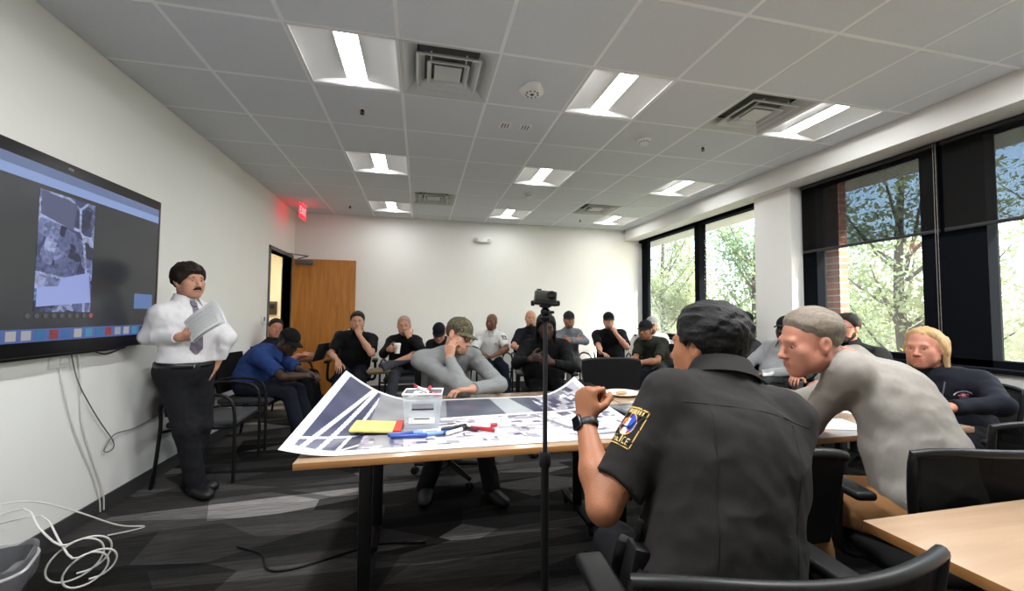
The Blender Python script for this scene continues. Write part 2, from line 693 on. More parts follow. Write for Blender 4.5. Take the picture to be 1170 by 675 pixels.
mb.tube([(XL + 0.10, 6.87, 2.11), (XL + 0.30, 6.66, 2.13), (XL + 0.01, 6.52, 2.15)], 0.009, 6)
mb.build('door_closer', M_greymetal, t)

# ---------------------------------------------------------------- ceiling things
M_lens = emis('lamp_lens', (250, 251, 252), LENS_S)
ROWS = {0: 'nearest', 3: 'second', 6: 'far'}
COLS = {1: 'TV side', 4: 'ceiling middle', 7: 'window side'}
ORD = {0: 'first', 3: 'second', 6: 'last'}


def troffer():
    t = thing('ceiling_light', '', 'ceiling light', (0, 0, HC))
    h = T / 2 - 0.012
    # shallow vaulted reflector: two curved wings rising to the slots beside the lens
    mb = MB()
    for s in (-1, 1):
        def wing(u, v, s=s):
            x = s * (h - u * (h - 0.070))
            z = 0.004 + 0.046 * math.sin(u * PI / 2) ** 0.8
            return (x, -h + v * 2 * h, z)
        mb.grid(wing, 10, 2)
    mb.build('reflector', M_refl, t)
    mb = MB()
    mb.span((-h - 0.01, -h - 0.01, 0.0), (-h + 0.006, h + 0.01, 0.02))
    mb.span((h - 0.006, -h - 0.01, 0.0), (h + 0.01, h + 0.01, 0.02))
    mb.span((-h, h - 0.006, 0.0), (h, h + 0.01, 0.02))
    mb.span((-h, -h - 0.01, 0.0), (h, -h + 0.006, 0.02))
    for s in (-1, 1):
        pts = [(-h, 0.004)] + [(-h + k / 10 * 2 * h, 0.004 + 0.048 * math.sin(PI * k / 10) ** 0.7) for k in range(1, 10)] + [(h, 0.004)]
        mb.prism(pts, -0.003, 0.003, (rad(90), 0, 0), (0, s * (h - 0.012), 0))
    mb.build('frame', M_refl, t)
    # lens: a glowing strip in a shallow channel
    pts = [(-0.068, 0.050), (-0.06, 0.0445), (-0.025, 0.041), (0.025, 0.041), (0.06, 0.0445), (0.068, 0.050)]
    mb = MB()
    mb.prism(pts, -h + 0.018, h - 0.018, (rad(90), 0, 0), (0, 0, 0))
    mb.build('lens', M_lens, t)
    mb = MB()
    for s in (-1, 1):
        mb.span((s * 0.066, -h + 0.018, 0.047), (s * 0.074, h - 0.018, 0.095))
    mb.build('channel', M_refl, t)
    MB().span((-h, -h, 0.095), (h, h, 0.11)).build('housing', M_refl, t)
    return t


proto = troffer()
first = True
for (i, j) in LIGHTS:
    o = proto if first else copy_tree(proto)
    first = False
    o.location = (GX0 + T * (i + .5), GY0 + T * (j + .5), HC)
    o['label'] = f'lit square ceiling lamp, {ORD[j]} of three along the {COLS[i]}'
    o['group'] = 'lit panel lamps in the ceiling'


def vent():
    t = thing('ceiling_vent', '', 'air vent', (0, 0, HC))
    h = T / 2 - 0.004
    mb = MB()

    def ring(ro, ri, zo, zi):
        vs = [(ro, ro, zo), (-ro, ro, zo), (-ro, -ro, zo), (ro, -ro, zo), (ri, ri, zi), (-ri, ri, zi), (-ri, -ri, zi), (ri, -ri, zi)]
        fs = [(k, (k + 1) % 4, 4 + (k + 1) % 4, 4 + k) for k in range(4)]
        mb.add(vs, fs)
    ring(h, h - 0.02, 0.0, 0.002)
    ring(h - 0.02, h - 0.105, 0.002, 0.062)
    frame = mb.build('frame', M_diff, t)
    for ro, ri, zo, zi in ((0.205, 0.150, -0.004, 0.045), (0.135, 0.105, -0.006, 0.028)):
        mb = MB()
        ring(ro, ro - 0.012, zo, zo)
        ring(ro - 0.012, ri, zo, zi)
        ring(ro, ro - 0.01, zo, zo + 0.016)
        mb.build('louver', M_diff, t)
    mb = MB()
    r = 0.088
    mb.add([(r, r, 0.004), (-r, r, 0.004), (-r, -r, 0.004), (r, -r, 0.004), (0.0, 0.0, -0.012)], [(0, 1, 4), (1, 2, 4), (2, 3, 4), (3, 0, 4)])
    mb.build('cone', M_diff, t)
    MB().span((-h + .1, -h + .1, 0.075), (h - .1, h - .1, 0.085)).build('duct', mat('duct_grey', (96, 96, 94), 0.8), t)
    mb = MB()
    for dx in (-0.11, 0.11):
        mb.tube([(dx, 0.20, 0.02), (dx, -0.2, 0.02)], 0.006, 6)
    mb.build('bracket', M_diff, t)
    return t


proto = vent()
first = True
for (i, j), lab in zip(VENTS, ('large square air vent beside the nearest panel lamp on the TV side',
                               'small looking square air vent near the back wall beside the last TV side lamp',
                               'large square air vent touching the nearest panel lamp on the window side',
                               'small looking square air vent near the back wall beside the last window side lamp')):
    o = proto if first else copy_tree(proto)
    first = False
    o.location = (GX0 + T * (i + .5), GY0 + T * (j + .5), HC)
    o['label'] = lab
    o['group'] = 'square air vents in the ceiling'

# access point: rounded triangle body on the ceiling
t = thing('ceiling_sensor', 'white rounded triangular ceiling sensor with dark grille beside the large TV side vent', 'ceiling sensor', (0.745, 2.728, HC))
mb = MB()
prof = []
nn = 36
for z, s in ((0.0, 1.0), (-0.012, 1.02), (-0.03, 0.86), (-0.042, 0.6), (-0.046, 0.2)):
    prof.append([(0.085 * s * (1 + 0.16 * math.cos(3 * a)) * math.cos(a + 0.5), 0.085 * s * (1 + 0.16 * math.cos(3 * a)) * math.sin(a + 0.5), z)
                 for a in [2 * PI * k / nn for k in range(nn)]])
vs = [p for r in prof for p in r]
fs = [(i * nn + k, (i + 1) * nn + k, (i + 1) * nn + (k + 1) % nn, i * nn + (k + 1) % nn) for i in range(4) for k in range(nn)] + [tuple(4 * nn + k for k in range(nn))[::-1]]
mb.add(vs, fs, True)
mb.build('body', M_white, t)
mb = MB()
for k in range(9):
    a = 2 * PI * k / 9
    mb.box((0.042 * math.cos(a), 0.042 * math.sin(a), -0.043), (0.014, 0.01, 0.008), (0, 0, a), 0.002, 1)
mb.sphere((0, 0, -0.044), 0.016, 12, 8, (1, 1, 0.5))
mb.build('grille', mat('sensor_grille', (70, 68, 66), 0.5), t)


def smoke(loc, lab, grp=None):
    t = thing('smoke_detector', lab, 'smoke detector', loc)
    MB().lathe([(0.06, 0), (0.06, -0.012), (0.052, -0.018), (0.046, -0.02)], (0, 0, 0), 24).build('base', M_white, t)
    MB().lathe([(0.045, -0.018), (0.045, -0.03), (0.034, -0.044), (0.01, -0.047)], (0, 0, 0), 24).build('head', M_white, t)
    mb = MB()
    for k in range(12):
        a = 2 * PI * k / 12
        mb.box((0.044 * math.cos(a), 0.044 * math.sin(a), -0.026), (0.006, 0.012, 0.007), (0, 0, a))
    mb.build('slot', mat('slot_grey', (90, 90, 90), 0.6), t)
    return t


smoke((1.969, 3.32, HC), 'round white smoke detector between the middle and window side rows of lamps')
smoke((1.382, 5.214, HC), 'round white smoke detector behind the second lamp of the middle row')


def sprinkler(loc, lab):
    t = thing('ceiling_sprinkler', lab, 'sprinkler', loc, 0, 'sprinkler heads in the ceiling')
    MB().lathe([(0.036, 0), (0.036, -0.004), (0.022, -0.008), (0.02, 0.004)], (0, 0, 0), 20).build('escutcheon', M_white, t)
    mb = MB()
    mb.lathe([(0.008, 0), (0.008, -0.024)], (0, 0, 0), 10)
    mb.tube(bez([(-0.012, 0, -0.008), (-0.014, 0, -0.022), (0, 0, -0.036), (0.014, 0, -0.022), (0.012, 0, -0.008)], 12), 0.0025, 6)
    mb.lathe([(0.016, -0.036), (0.016, -0.039)], (0, 0, 0), 14)
    mb.build('head', mat('dark_brass', (60, 56, 50), 0.4, 0.7), t)


sprinkler((-0.471, 3.322, HC), 'dark sprinkler head behind the nearest TV side lamp')
sprinkler((2.591, 3.332, HC), 'dark sprinkler head behind the large window side vent')
sprinkler((-1.05, 6.411, HC), 'dark sprinkler head near the red exit sign')
sprinkler((2.605, 6.423, HC), 'dark sprinkler head near the back wall beside the last window side lamp')
for x, lab in ((0.672, 'small slotted ceiling grille behind the sensor, TV side one of the pair'), (0.846, 'small slotted ceiling grille behind the sensor, window side one of the pair')):
    t = thing('ceiling_grille', lab, 'ceiling speaker', (x, 3.32, HC), 0, 'pair of slotted grilles')
    MB().box((0, 0, -0.003), (0.10, 0.10, 0.006), None, 0.002, 1).build('plate', M_white, t)
    mb = MB()
    for k in (-1, 0, 1):
        mb.box((k * 0.024, 0, -0.0065), (0.009, 0.075, 0.003))
    mb.build('slot', mat('slot_grey', (90, 90, 90), 0.6), t)

# exit sign (edge lit, hangs from the ceiling by the corridor door)
t = thing('exit_sign', 'glowing red hanging exit sign near the corridor door', 'exit sign', (-1.70, 6.42, HC))
MB().box((0, 0, -0.012), (0.07, 0.30, 0.024), None, 0.004).build('canopy', M_white, t)
MB().box((0, 0, -0.13), (0.012, 0.30, 0.20), None, 0.003).build('panel', emis('exit_red', (255, 20, 40), 2.6), t)
M_exitl = emis('exit_letters', (255, 120, 120), 3.0)
text('EXIT', 0.16, M_exitl, t, (0.0075, 0, -0.13), (rad(90), 0, rad(90)))
# emergency light on the back wall
t = thing('wall_mounted_emergency_light', 'white twin head emergency light high on the back wall', 'emergency light', (1.042, YB, 2.56))
MB().box((0, -0.03, 0), (0.22, 0.06, 0.09), None, 0.02, 3).build('housing', M_white, t)
for s in (-1, 1):
    MB().lathe([(0.03, 0.0), (0.042, 0.02), (0.044, 0.045), (0.036, 0.05)], (s * 0.105, -0.03, 0.015), 18, (rad(115), 0, rad(20 * s))).build('lamp_head', M_white, t)
# thermostat / switch on the left wall
t = thing('wall_thermostat', 'white wall thermostat with dark display beside the corridor door', 'thermostat', (XL, 5.80, 1.18))
MB().box((0.009, 0, 0), (0.018, 0.10, 0.125), None, 0.005).build('plate', M_white, t)
MB().box((0.019, 0.005, 0.015), (0.004, 0.05, 0.05), None, 0.001, 1).build('display', mat('lcd_grey', (110, 122, 128), 0.3), t)
t = thing('wall_notice_box', 'dark brown box mounted on the corridor wall beyond the open door', 'wall box', (-2.71, 8.5, 1.36))
MB().box((0, -0.03, 0), (0.14, 0.06, 0.25), None, 0.008).build('box', mat('dark_brown_box', (58, 40, 34), 0.5), t)
MB().box((0, -0.062, 0.03), (0.08, 0.006, 0.09), None, 0.002, 1).build('panel', M_black, t)

# ---------------------------------------------------------------- TV
TY0, TY1, TZ0, TZ1, TX = 1.64, 3.47, 1.052, 2.082, -1.872
t = thing('wall_television', 'large black wall mounted screen showing an aerial picture', 'television', (XL, (TY0 + TY1) / 2, TZ0))
off = (XL, (TY0 + TY1) / 2, TZ0)
MB().span((XL, TY0 + .3, TZ0 + .25), (XL + 0.03, TY1 - .3, TZ1 - .25)).build('wall_bracket', M_black, t, off)
mb = MB()
mb.span((XL + 0.03, TY0, TZ0), (TX, TY1, TZ1), 0.008, 2)
mb.span((XL + 0.02, TY0 + .2, TZ0 - 0.018), (TX - .03, TY1 - .25, TZ0 + 0.03), 0.008, 2)
mb.build('bezel', mat('tv_bezel', (12, 12, 13), 0.35), t, off)


def panel(name, y0, z0, y1, z1, m, lift, par=None):
    return MB().span((TX, y0, z0), (TX + lift, y1, z1)).build(name, m, par or t, off)


def tv_picture_mat():
    m, nt, b = nodes_of('screen_aerial')
    L = nt.links.new
    tc = N(nt, 'ShaderNodeTexCoord')
    mp = N(nt, 'ShaderNodeMapping')
    mp.inputs['Rotation'].default_value = (rad(16), 0, 0)
    L(tc.outputs['Object'], mp.inputs[0])
    br = N(nt, 'ShaderNodeTexVoronoi', distance='CHEBYCHEV')
    setin(br, Scale=15.0, Randomness=0.9)
    L(mp.outputs[0], br.inputs['Vector'])
    rp = N(nt, 'ShaderNodeValToRGB')
    rp.color_ramp.interpolation = 'CONSTANT'
    for p, c in ((0.0, (40, 46, 84)), (0.25, (96, 108, 160)), (0.45, (62, 70, 116)), (0.6, (130, 142, 196)), (0.8, (170, 182, 232))):
        e = rp.color_ramp.elements[0] if p == 0 else rp.color_ramp.elements.new(p)
        e.position = p
        e.color = lin(c)
    L(br.outputs['Color'], rp.inputs[0])
    # roads: thin bright bands
    wv = N(nt, 'ShaderNodeTexVoronoi', feature='DISTANCE_TO_EDGE')
    setin(wv, Scale=4.2)
    L(mp.outputs[0], wv.inputs['Vector'])
    r2 = N(nt, 'ShaderNodeMath', operation='LESS_THAN')
    r2.inputs[1].default_value = 0.03
    L(wv.outputs['Distance'], r2.inputs[0])
    mx = N(nt, 'ShaderNodeMix', data_type='RGBA')
    mx.inputs[7].default_value = lin((176, 188, 236))
    L(r2.outputs[0], mx.inputs[0])
    L(rp.outputs[0], mx.inputs[6])
    b.inputs['Base Color'].default_value = (0.01, 0.01, 0.01, 1)
    b.inputs['Roughness'].default_value = 0.25
    fv = N(nt, 'ShaderNodeTexVoronoi', distance='CHEBYCHEV')
    setin(fv, Scale=52.0)
    L(mp.outputs[0], fv.inputs['Vector'])
    r3 = N(nt, 'ShaderNodeMapRange')
    r3.inputs[3].default_value = 0.55
    r3.inputs[4].default_value = 1.35
    sx = N(nt, 'ShaderNodeSeparateColor')
    L(fv.outputs['Color'], sx.inputs[0])
    L(sx.outputs[0], r3.inputs[0])
    mm = N(nt, 'ShaderNodeMix', data_type='RGBA', blend_type='MULTIPLY')
    mm.inputs[0].default_value = 1.0
    L(mx.outputs[2], mm.inputs[6])
    L(r3.outputs[0], mm.inputs[7])
    L(mm.outputs[2], b.inputs['Emission Color'])
    b.inputs['Emission Strength'].default_value = 0.55
    return m


panel('screen', 1.66, 1.125, 3.435, 2.015, emis('screen_dark', (40, 44, 52), 0.55), 0.003)
pic = panel('aerial_picture', 2.49, 1.275, 2.845, 1.895, tv_picture_mat(), 0.0045)
mS = emis('screen_pale_blue', (150, 165, 226), 0.75)
MB().add([(TX + .0052, 2.50, 1.30), (TX + .0052, 2.845, 1.33), (TX + .0052, 2.82, 1.50), (TX + .0052, 2.64, 1.455), (TX + .0052, 2.62, 1.41), (TX + .0052, 2.50, 1.40)], [(0, 1, 2, 3, 4, 5)]).build('rooftop', mS, pic, off)
MB().add([(TX + .0052, 2.50, 1.77), (TX + .0052, 2.70, 1.72), (TX + .0052, 2.72, 1.87), (TX + .0052, 2.50, 1.89)], [(0, 1, 2, 3)]).build('field', emis('screen_slate', (84, 92, 132), 0.6), pic, off)
panel('title_bar', 1.66, 1.965, 3.435, 2.015, emis('screen_bar', (120, 140, 190), 0.5), 0.0045)
panel('address_bar', 1.66, 1.918, 3.435, 1.965, emis('screen_bar2', (150, 176, 232), 0.62), 0.0045)
panel('dock', 1.66, 1.125, 3.435, 1.19, emis('screen_dock', (84, 108, 176), 0.55), 0.0045)
panel('video_tile', 3.215, 1.30, 3.40, 1.40, emis('screen_tile', (96, 130, 190), 0.6), 0.0045)
ic = [(210, 220, 240), (70, 140, 230), (80, 190, 240), (230, 232, 240), (190, 70, 70), (60, 90, 200), (235, 235, 240), (40, 48, 80), (60, 150, 220)]
for k in range(22):
    y = 1.74 + k * 0.077
    c = ic[(k * 5 + k // 3) % len(ic)]
    panel('dock_icon', y, 1.135, y + 0.05, 1.182, emis('icon_%d_%d_%d' % c, c, 0.34), 0.006)
for k in range(9):
    y = 2.46 + k * 0.049
    MB().lathe([(0.013, 0), (0.013, 0.006)], (TX + 0.0, y, 1.255), 12, (0, rad(90), 0)).build('control_button', emis('btn_red', (190, 90, 96), 0.5) if k == 8 else emis('btn_grey', (96, 92, 100), 0.45), t, off)
bpy.context.view_layer.update()
MB().box((TX + 0.001, 2.67, 2.05), (0.002, 0.035, 0.014), None, 0.0005, 1).build('maker_badge', mat('badge_grey', (120, 120, 122), 0.4), t, off)
# ================================================================== FIGURE MODELLER (implicit surfaces -> one continuous mesh)
def nrm(v):
    v = np.asarray(v, float)
    return v / (np.linalg.norm(v) + 1e-12)


def V3(*a):
    return np.array(a, float)


LAT = RNG.random((32, 32, 32)).astype(np.float32)


def vnoise(P):
    i = np.floor(P).astype(np.int32)
    f = (P - i).astype(np.float32)
    f = f * f * (3 - 2 * f)
    i &= 31
    j = (i + 1) & 31
    x0, y0, z0 = i.T
    x1, y1, z1 = j.T
    fx, fy, fz = f.T
    a = LAT[x0, y0, z0] * (1 - fx) + LAT[x1, y0, z0] * fx
    b = LAT[x0, y1, z0] * (1 - fx) + LAT[x1, y1, z0] * fx
    c = LAT[x0, y0, z1] * (1 - fx) + LAT[x1, y0, z1] * fx
    d = LAT[x0, y1, z1] * (1 - fx) + LAT[x1, y1, z1] * fx
    return (a * (1 - fy) + b * fy) * (1 - fz) + (c * (1 - fy) + d * fy) * fz


class Cone:
    """tapered capsule; flat=(axis, ratio) squashes the section along axis"""

    def __init__(s, a, b, ra, rb, flat=None):
        s.a, s.b, s.ra, s.rb, s.flat = np.asarray(a, float), np.asarray(b, float), ra, rb, flat
        r = max(ra, rb)
        s.lo = np.minimum(s.a, s.b) - r
        s.hi = np.maximum(s.a, s.b) + r

    def d(s, P):
        ab = s.b - s.a
        L2 = max(ab @ ab, 1e-9)
        q = P - s.a
        t = np.clip((q @ ab) / L2, 0, 1)
        v = q - t[:, None] * ab
        if s.flat is not None:
            ax, k = s.flat
            c = v @ ax
            v = v + (c * (1 / k - 1))[:, None] * ax
            return (np.sqrt((v * v).sum(1)) - (s.ra + (s.rb - s.ra) * t)) * (0.5 + 0.5 * k)
        return np.sqrt((v * v).sum(1)) - (s.ra + (s.rb - s.ra) * t)


class Ell:
    def __init__(s, c, r, R=None):
        """R rows = local axes in world"""
        s.c, s.r = np.asarray(c, float), np.asarray(r, float)
        s.R = np.eye(3) if R is None else np.asarray(R)
        e = np.sqrt(((s.R * s.r[:, None]) ** 2).sum(0))
        s.lo, s.hi = s.c - e, s.c + e

    def d(s, P):
        q = (P - s.c) @ s.R.T
        k0 = np.sqrt(((q / s.r) ** 2).sum(1))
        k1 = np.sqrt(((q / (s.r ** 2)) ** 2).sum(1)) + 1e-9
        return k0 * (k0 - 1) / k1


class Box:
    def __init__(s, c, h, R=None, rd=0.0):
        s.c, s.h, s.rd = np.asarray(c, float), np.asarray(h, float), rd
        s.R = np.eye(3) if R is None else np.asarray(R)
        e = (np.abs(s.R) * s.h[:, None]).sum(0)
        s.lo, s.hi = s.c - e, s.c + e

    def d(s, P):
        q = np.abs((P - s.c) @ s.R.T) - s.h + s.rd
        return np.sqrt((np.maximum(q, 0) ** 2).sum(1)) + np.minimum(q.max(1), 0) - s.rd


class Field:
    FAR = 0.12

    def __init__(s, prims, vox, margin=0.03):
        s.vox = vox
        lo = np.min([p.lo for p in prims], 0) - margin
        hi = np.max([p.hi for p in prims], 0) + margin
        s.n = np.ceil((hi - lo) / vox).astype(int) + 1
        s.o = lo
        s.F = np.full(s.n, s.FAR, np.float32)

    def sub(s, lo, hi):
        a = np.clip(np.floor((lo - s.o) / s.vox).astype(int), 0, s.n)
        b = np.clip(np.ceil((hi - s.o) / s.vox).astype(int) + 1, 0, s.n)
        if np.any(b <= a):
            return None, None
        ax = [s.o[k] + s.vox * np.arange(a[k], b[k]) for k in range(3)]
        G = np.stack(np.meshgrid(*ax, indexing='ij'), -1).reshape(-1, 3)
        return tuple(slice(a[k], b[k]) for k in range(3)), G

    def add(s, p, k=0.0):
        m = 0.02 + k
        sl, G = s.sub(p.lo - m, p.hi + m)
        if sl is None:
            return
        A = s.F[sl]
        d = p.d(G).reshape(A.shape).astype(np.float32)
        if k > 0:
            h = np.maximum(k - np.abs(A - d), 0) / k
            s.F[sl] = np.minimum(A, d) - h * h * k * 0.25
        else:
            s.F[sl] = np.minimum(A, d)

    def cut(s, p, k=0.0):
        sl, G = s.sub(p.lo - 0.03, p.hi + 0.03)
        if sl is None:
            return
        A = s.F[sl]
        d = -p.d(G).reshape(A.shape).astype(np.float32)
        if k > 0:
            h = np.maximum(k - np.abs(A - d), 0) / k
            s.F[sl] = np.maximum(A, d) + h * h * k * 0.25
        else:
            s.F[sl] = np.maximum(A, d)

    def clip(s, n, c):
        """keep n.p < c"""
        n = np.asarray(n, float)
        ax = [s.o[k] + s.vox * np.arange(s.n[k]) for k in range(3)]
        h = (n[0] * ax[0][:, None, None] + n[1] * ax[1][None, :, None] + n[2] * ax[2][None, None, :] - c).astype(np.float32)
        s.F = np.maximum(s.F, h)

    def rough(s, amp, freq, stretch=None, band=0.03, ridge=False, seed=0.0):
        idx = np.nonzero(np.abs(s.F.ravel()) < band)[0]
        if not len(idx):
            return
        ijk = np.stack(np.unravel_index(idx, s.n), 1)
        P = s.o + ijk * s.vox
        Q = P if stretch is None else P @ np.asarray(stretch).T
        v = vnoise(Q * freq + seed) + 0.5 * vnoise(Q * freq * 2.1 + 7.3 + seed)
        v = (v - 0.75)
        if ridge:
            v = np.abs(v) * 2 - 0.35
        f = s.F.ravel()
        f[idx] += (amp * v).astype(np.float32)
        s.F = f.reshape(s.n)

    def val(s, P):
        q = (np.atleast_2d(P) - s.o) / s.vox
        i = np.clip(np.floor(q).astype(int), 0, s.n - 2)
        f = np.clip(q - i, 0, 1)
        out = 0
        for dx in (0, 1):
            for dy in (0, 1):
                for dz in (0, 1):
                    w = (f[:, 0] if dx else 1 - f[:, 0]) * (f[:, 1] if dy else 1 - f[:, 1]) * (f[:, 2] if dz else 1 - f[:, 2])
                    out = out + w * s.F[i[:, 0] + dx, i[:, 1] + dy, i[:, 2] + dz]
        return out

    def hit(s, p, d, far=0.6):
        """last crossing from inside to outside when marching from p along d"""
        d = nrm(d)
        ts = np.arange(0, far, s.vox * 0.5)
        v = s.val(np.asarray(p) + ts[:, None] * d)
        ins = np.nonzero(v < 0)[0]
        if not len(ins):
            return np.asarray(p) + d * 0.1
        return np.asarray(p) + d * ts[ins[-1]]

    def mesh(s, smooth=1):
        F = s.F
        ins = F < 0
        c = np.zeros(tuple(s.n - 1), np.uint8)
        corners = [(x, y, z) for x in (0, 1) for y in (0, 1) for z in (0, 1)]
        for x, y, z in corners:
            c += ins[x:F.shape[0] - 1 + x, y:F.shape[1] - 1 + y, z:F.shape[2] - 1 + z]
        act = np.argwhere((c > 0) & (c < 8))
        if not len(act):
            return np.zeros((0, 3)), np.zeros((0, 4), int)
        vid = np.full(tuple(s.n - 1), -1, np.int32)
        vid[act[:, 0], act[:, 1], act[:, 2]] = np.arange(len(act))
        vals = {k: F[act[:, 0] + k[0], act[:, 1] + k[1], act[:, 2] + k[2]] for k in corners}
        acc = np.zeros((len(act), 3))
        cnt = np.zeros(len(act))
        for k in corners:
            for ax in range(3):
                if k[ax] == 0:
                    k2 = list(k)
                    k2[ax] = 1
                    a, b = vals[k], vals[tuple(k2)]
                    m = (a < 0) != (b < 0)
                    t = np.where(m, a / np.where(np.abs(a - b) < 1e-9, 1e-9, a - b), 0)
                    p = np.array(k, float)[None, :].repeat(len(act), 0)
                    p[:, ax] += t
                    acc[m] += p[m]
                    cnt[m] += 1
        V = s.o + s.vox * (act + acc / cnt[:, None])
        quads = []
        for ax in range(3):
            sl0 = [slice(1, -1)] * 3
            sl0[ax] = slice(0, -1)
            sl1 = list(sl0)
            sl1[ax] = slice(1, None)
            A, B = ins[tuple(sl0)], ins[tuple(sl1)]
            e = np.argwhere(A != B)
            if not len(e):
                continue
            base = e + np.array([0 if k == ax else 1 for k in range(3)])
            u, v = (ax + 1) % 3, (ax + 2) % 3
            du = np.zeros(3, int); du[u] = 1
            dv = np.zeros(3, int); dv[v] = 1
            g = lambda q: vid[q[:, 0], q[:, 1], q[:, 2]]
            # keep in range
            q00, q10, q11, q01 = g(base - du - dv), g(base - dv), g(base), g(base - du)
            Q = np.stack([q00, q10, q11, q01], 1)
            fl = ~A[e[:, 0], e[:, 1], e[:, 2]]
            Q[fl] = Q[fl][:, ::-1]
            quads.append(Q[(Q >= 0).all(1)])
        Q = np.concatenate(quads)
        # light smoothing removes the stair steps of the grid
        for it in range(smooth):
            S = np.zeros_like(V)
            n = np.zeros(len(V))
            for a, b in ((0, 1), (1, 2), (2, 3), (3, 0)):
                np.add.at(S, Q[:, a], V[Q[:, b]])
                np.add.at(n, Q[:, a], 1)
                np.add.at(S, Q[:, b], V[Q[:, a]])
                np.add.at(n, Q[:, b], 1)
            V = V * 0.45 + 0.55 * S / np.maximum(n, 1)[:, None]
        return V, Q


def mesh_obj(name, V, Q, m, parent, off, smooth=True):
    me = bpy.data.meshes.new(name)
    V = V - np.asarray(off)
    me.vertices.add(len(V))
    me.vertices.foreach_set('co', V.astype(np.float32).ravel())
    me.loops.add(Q.size)
    me.loops.foreach_set('vertex_index', Q.astype(np.int32).ravel())
    me.polygons.add(len(Q))
    me.polygons.foreach_set('loop_start', np.arange(0, Q.size, 4, dtype=np.int32))
    me.update(calc_edges=True)
    me.polygons.foreach_set('use_smooth', np.ones(len(Q), bool))
    return link(name, me, m, parent)


def field_obj(name, prims, vox, m, parent, off, cuts=(), clips=(), rough=(), smooth=1):
    """prims: list of (prim, k)"""
    F = Field([p for p, _ in prims], vox)
    for p, k in prims:
        F.add(p, k)
    for r in rough:
        F.rough(*r[:2], **(r[2] if len(r) > 2 else {}))
    for n, c in clips:
        F.clip(n, c)
    for p in cuts:
        F.cut(p)
    V, Q = F.mesh(smooth)
    if not len(V):
        return None, F
    return mesh_obj(name, V, Q, m, parent, off), F
class Clip:
    def __init__(s, p, *planes):
        s.p, s.pl = p, [(np.asarray(n, float), c) for n, c in planes]
        s.lo, s.hi = p.lo, p.hi

    def d(s, P):
        v = s.p.d(P)
        for n, c in s.pl:
            v = np.maximum(v, P @ n - c)
        return v


class Grow:
    def __init__(s, p, a):
        s.p, s.a = p, a
        s.lo, s.hi = p.lo - a, p.hi + a

    def d(s, P):
        return s.p.d(P) - s.a


class Taper:
    """a layer of thickness g over prim p that thins out to nothing at the planes' edge"""

    def __init__(s, p, g, wd, *planes):
        s.p, s.g, s.wd, s.pl = p, g, wd, [(np.asarray(n, float), c) for n, c in planes]
        s.lo, s.hi = p.lo - g, p.hi + g

    def d(s, P):
        m = np.full(len(P), 1e9)
        for n, c in s.pl:
            m = np.minimum(m, c - P @ n)
        t = np.clip(m / s.wd, 0, 1)
        return s.p.d(P) + 0.009 - (s.g + 0.009) * np.sqrt(t)


class Union:
    def __init__(s, ps, k):
        s.ps, s.k = ps, k
        s.lo = np.min([p.lo for p in ps], 0)
        s.hi = np.max([p.hi for p in ps], 0)

    def d(s, P):
        v = s.ps[0].d(P)
        for p in s.ps[1:]:
            w = p.d(P)
            h = np.maximum(s.k - np.abs(v - w), 0) / s.k
            v = np.minimum(v, w) - h * h * s.k * 0.25
        return v


class Minus:
    def __init__(s, p, q, k=0.0):
        s.p, s.q, s.k = p, q, k
        s.lo, s.hi = p.lo, p.hi

    def d(s, P):
        a, b = s.p.d(P), -s.q.d(P)
        return np.maximum(a, b)


def frame(yaw, pitch=0.0, roll=0.0):
    """rows: right, forward, up (degrees)"""
    y, p, r = rad(yaw), rad(pitch), rad(roll)
    f = V3(math.cos(y) * math.cos(p), math.sin(y) * math.cos(p), math.sin(p))
    R = V3(math.sin(y), -math.cos(y), 0)
    u = np.cross(R, f)
    c, s = math.cos(r), math.sin(r)
    return np.array([R * c - u * s, f, u * c + R * s])


def ik(a, b, l1, l2, pole):
    """joint between a and b"""
    a, b = np.asarray(a, float), np.asarray(b, float)
    d = b - a
    L = np.linalg.norm(d)
    if L > (l1 + l2) * 0.995:
        k = L / ((l1 + l2) * 0.995)
        l1, l2 = l1 * k, l2 * k
    d = d / L
    x = (l1 * l1 - l2 * l2 + L * L) / (2 * L)
    h = math.sqrt(max(l1 * l1 - x * x, 0))
    p = np.asarray(pole, float)
    p = p - d * (p @ d)
    p = nrm(p)
    return a + d * x + p * h


CURL = {'relaxed': (0.35, 0.5, 0.3), 'fist': (1.35, 1.6, 0.9), 'hold': (0.75, 0.9, 0.5), 'flat': (0.12, 0.15, 0.1),
        'cheek': (0.55, 0.75, 0.5), 'grip': (0.95, 1.1, 0.6)}


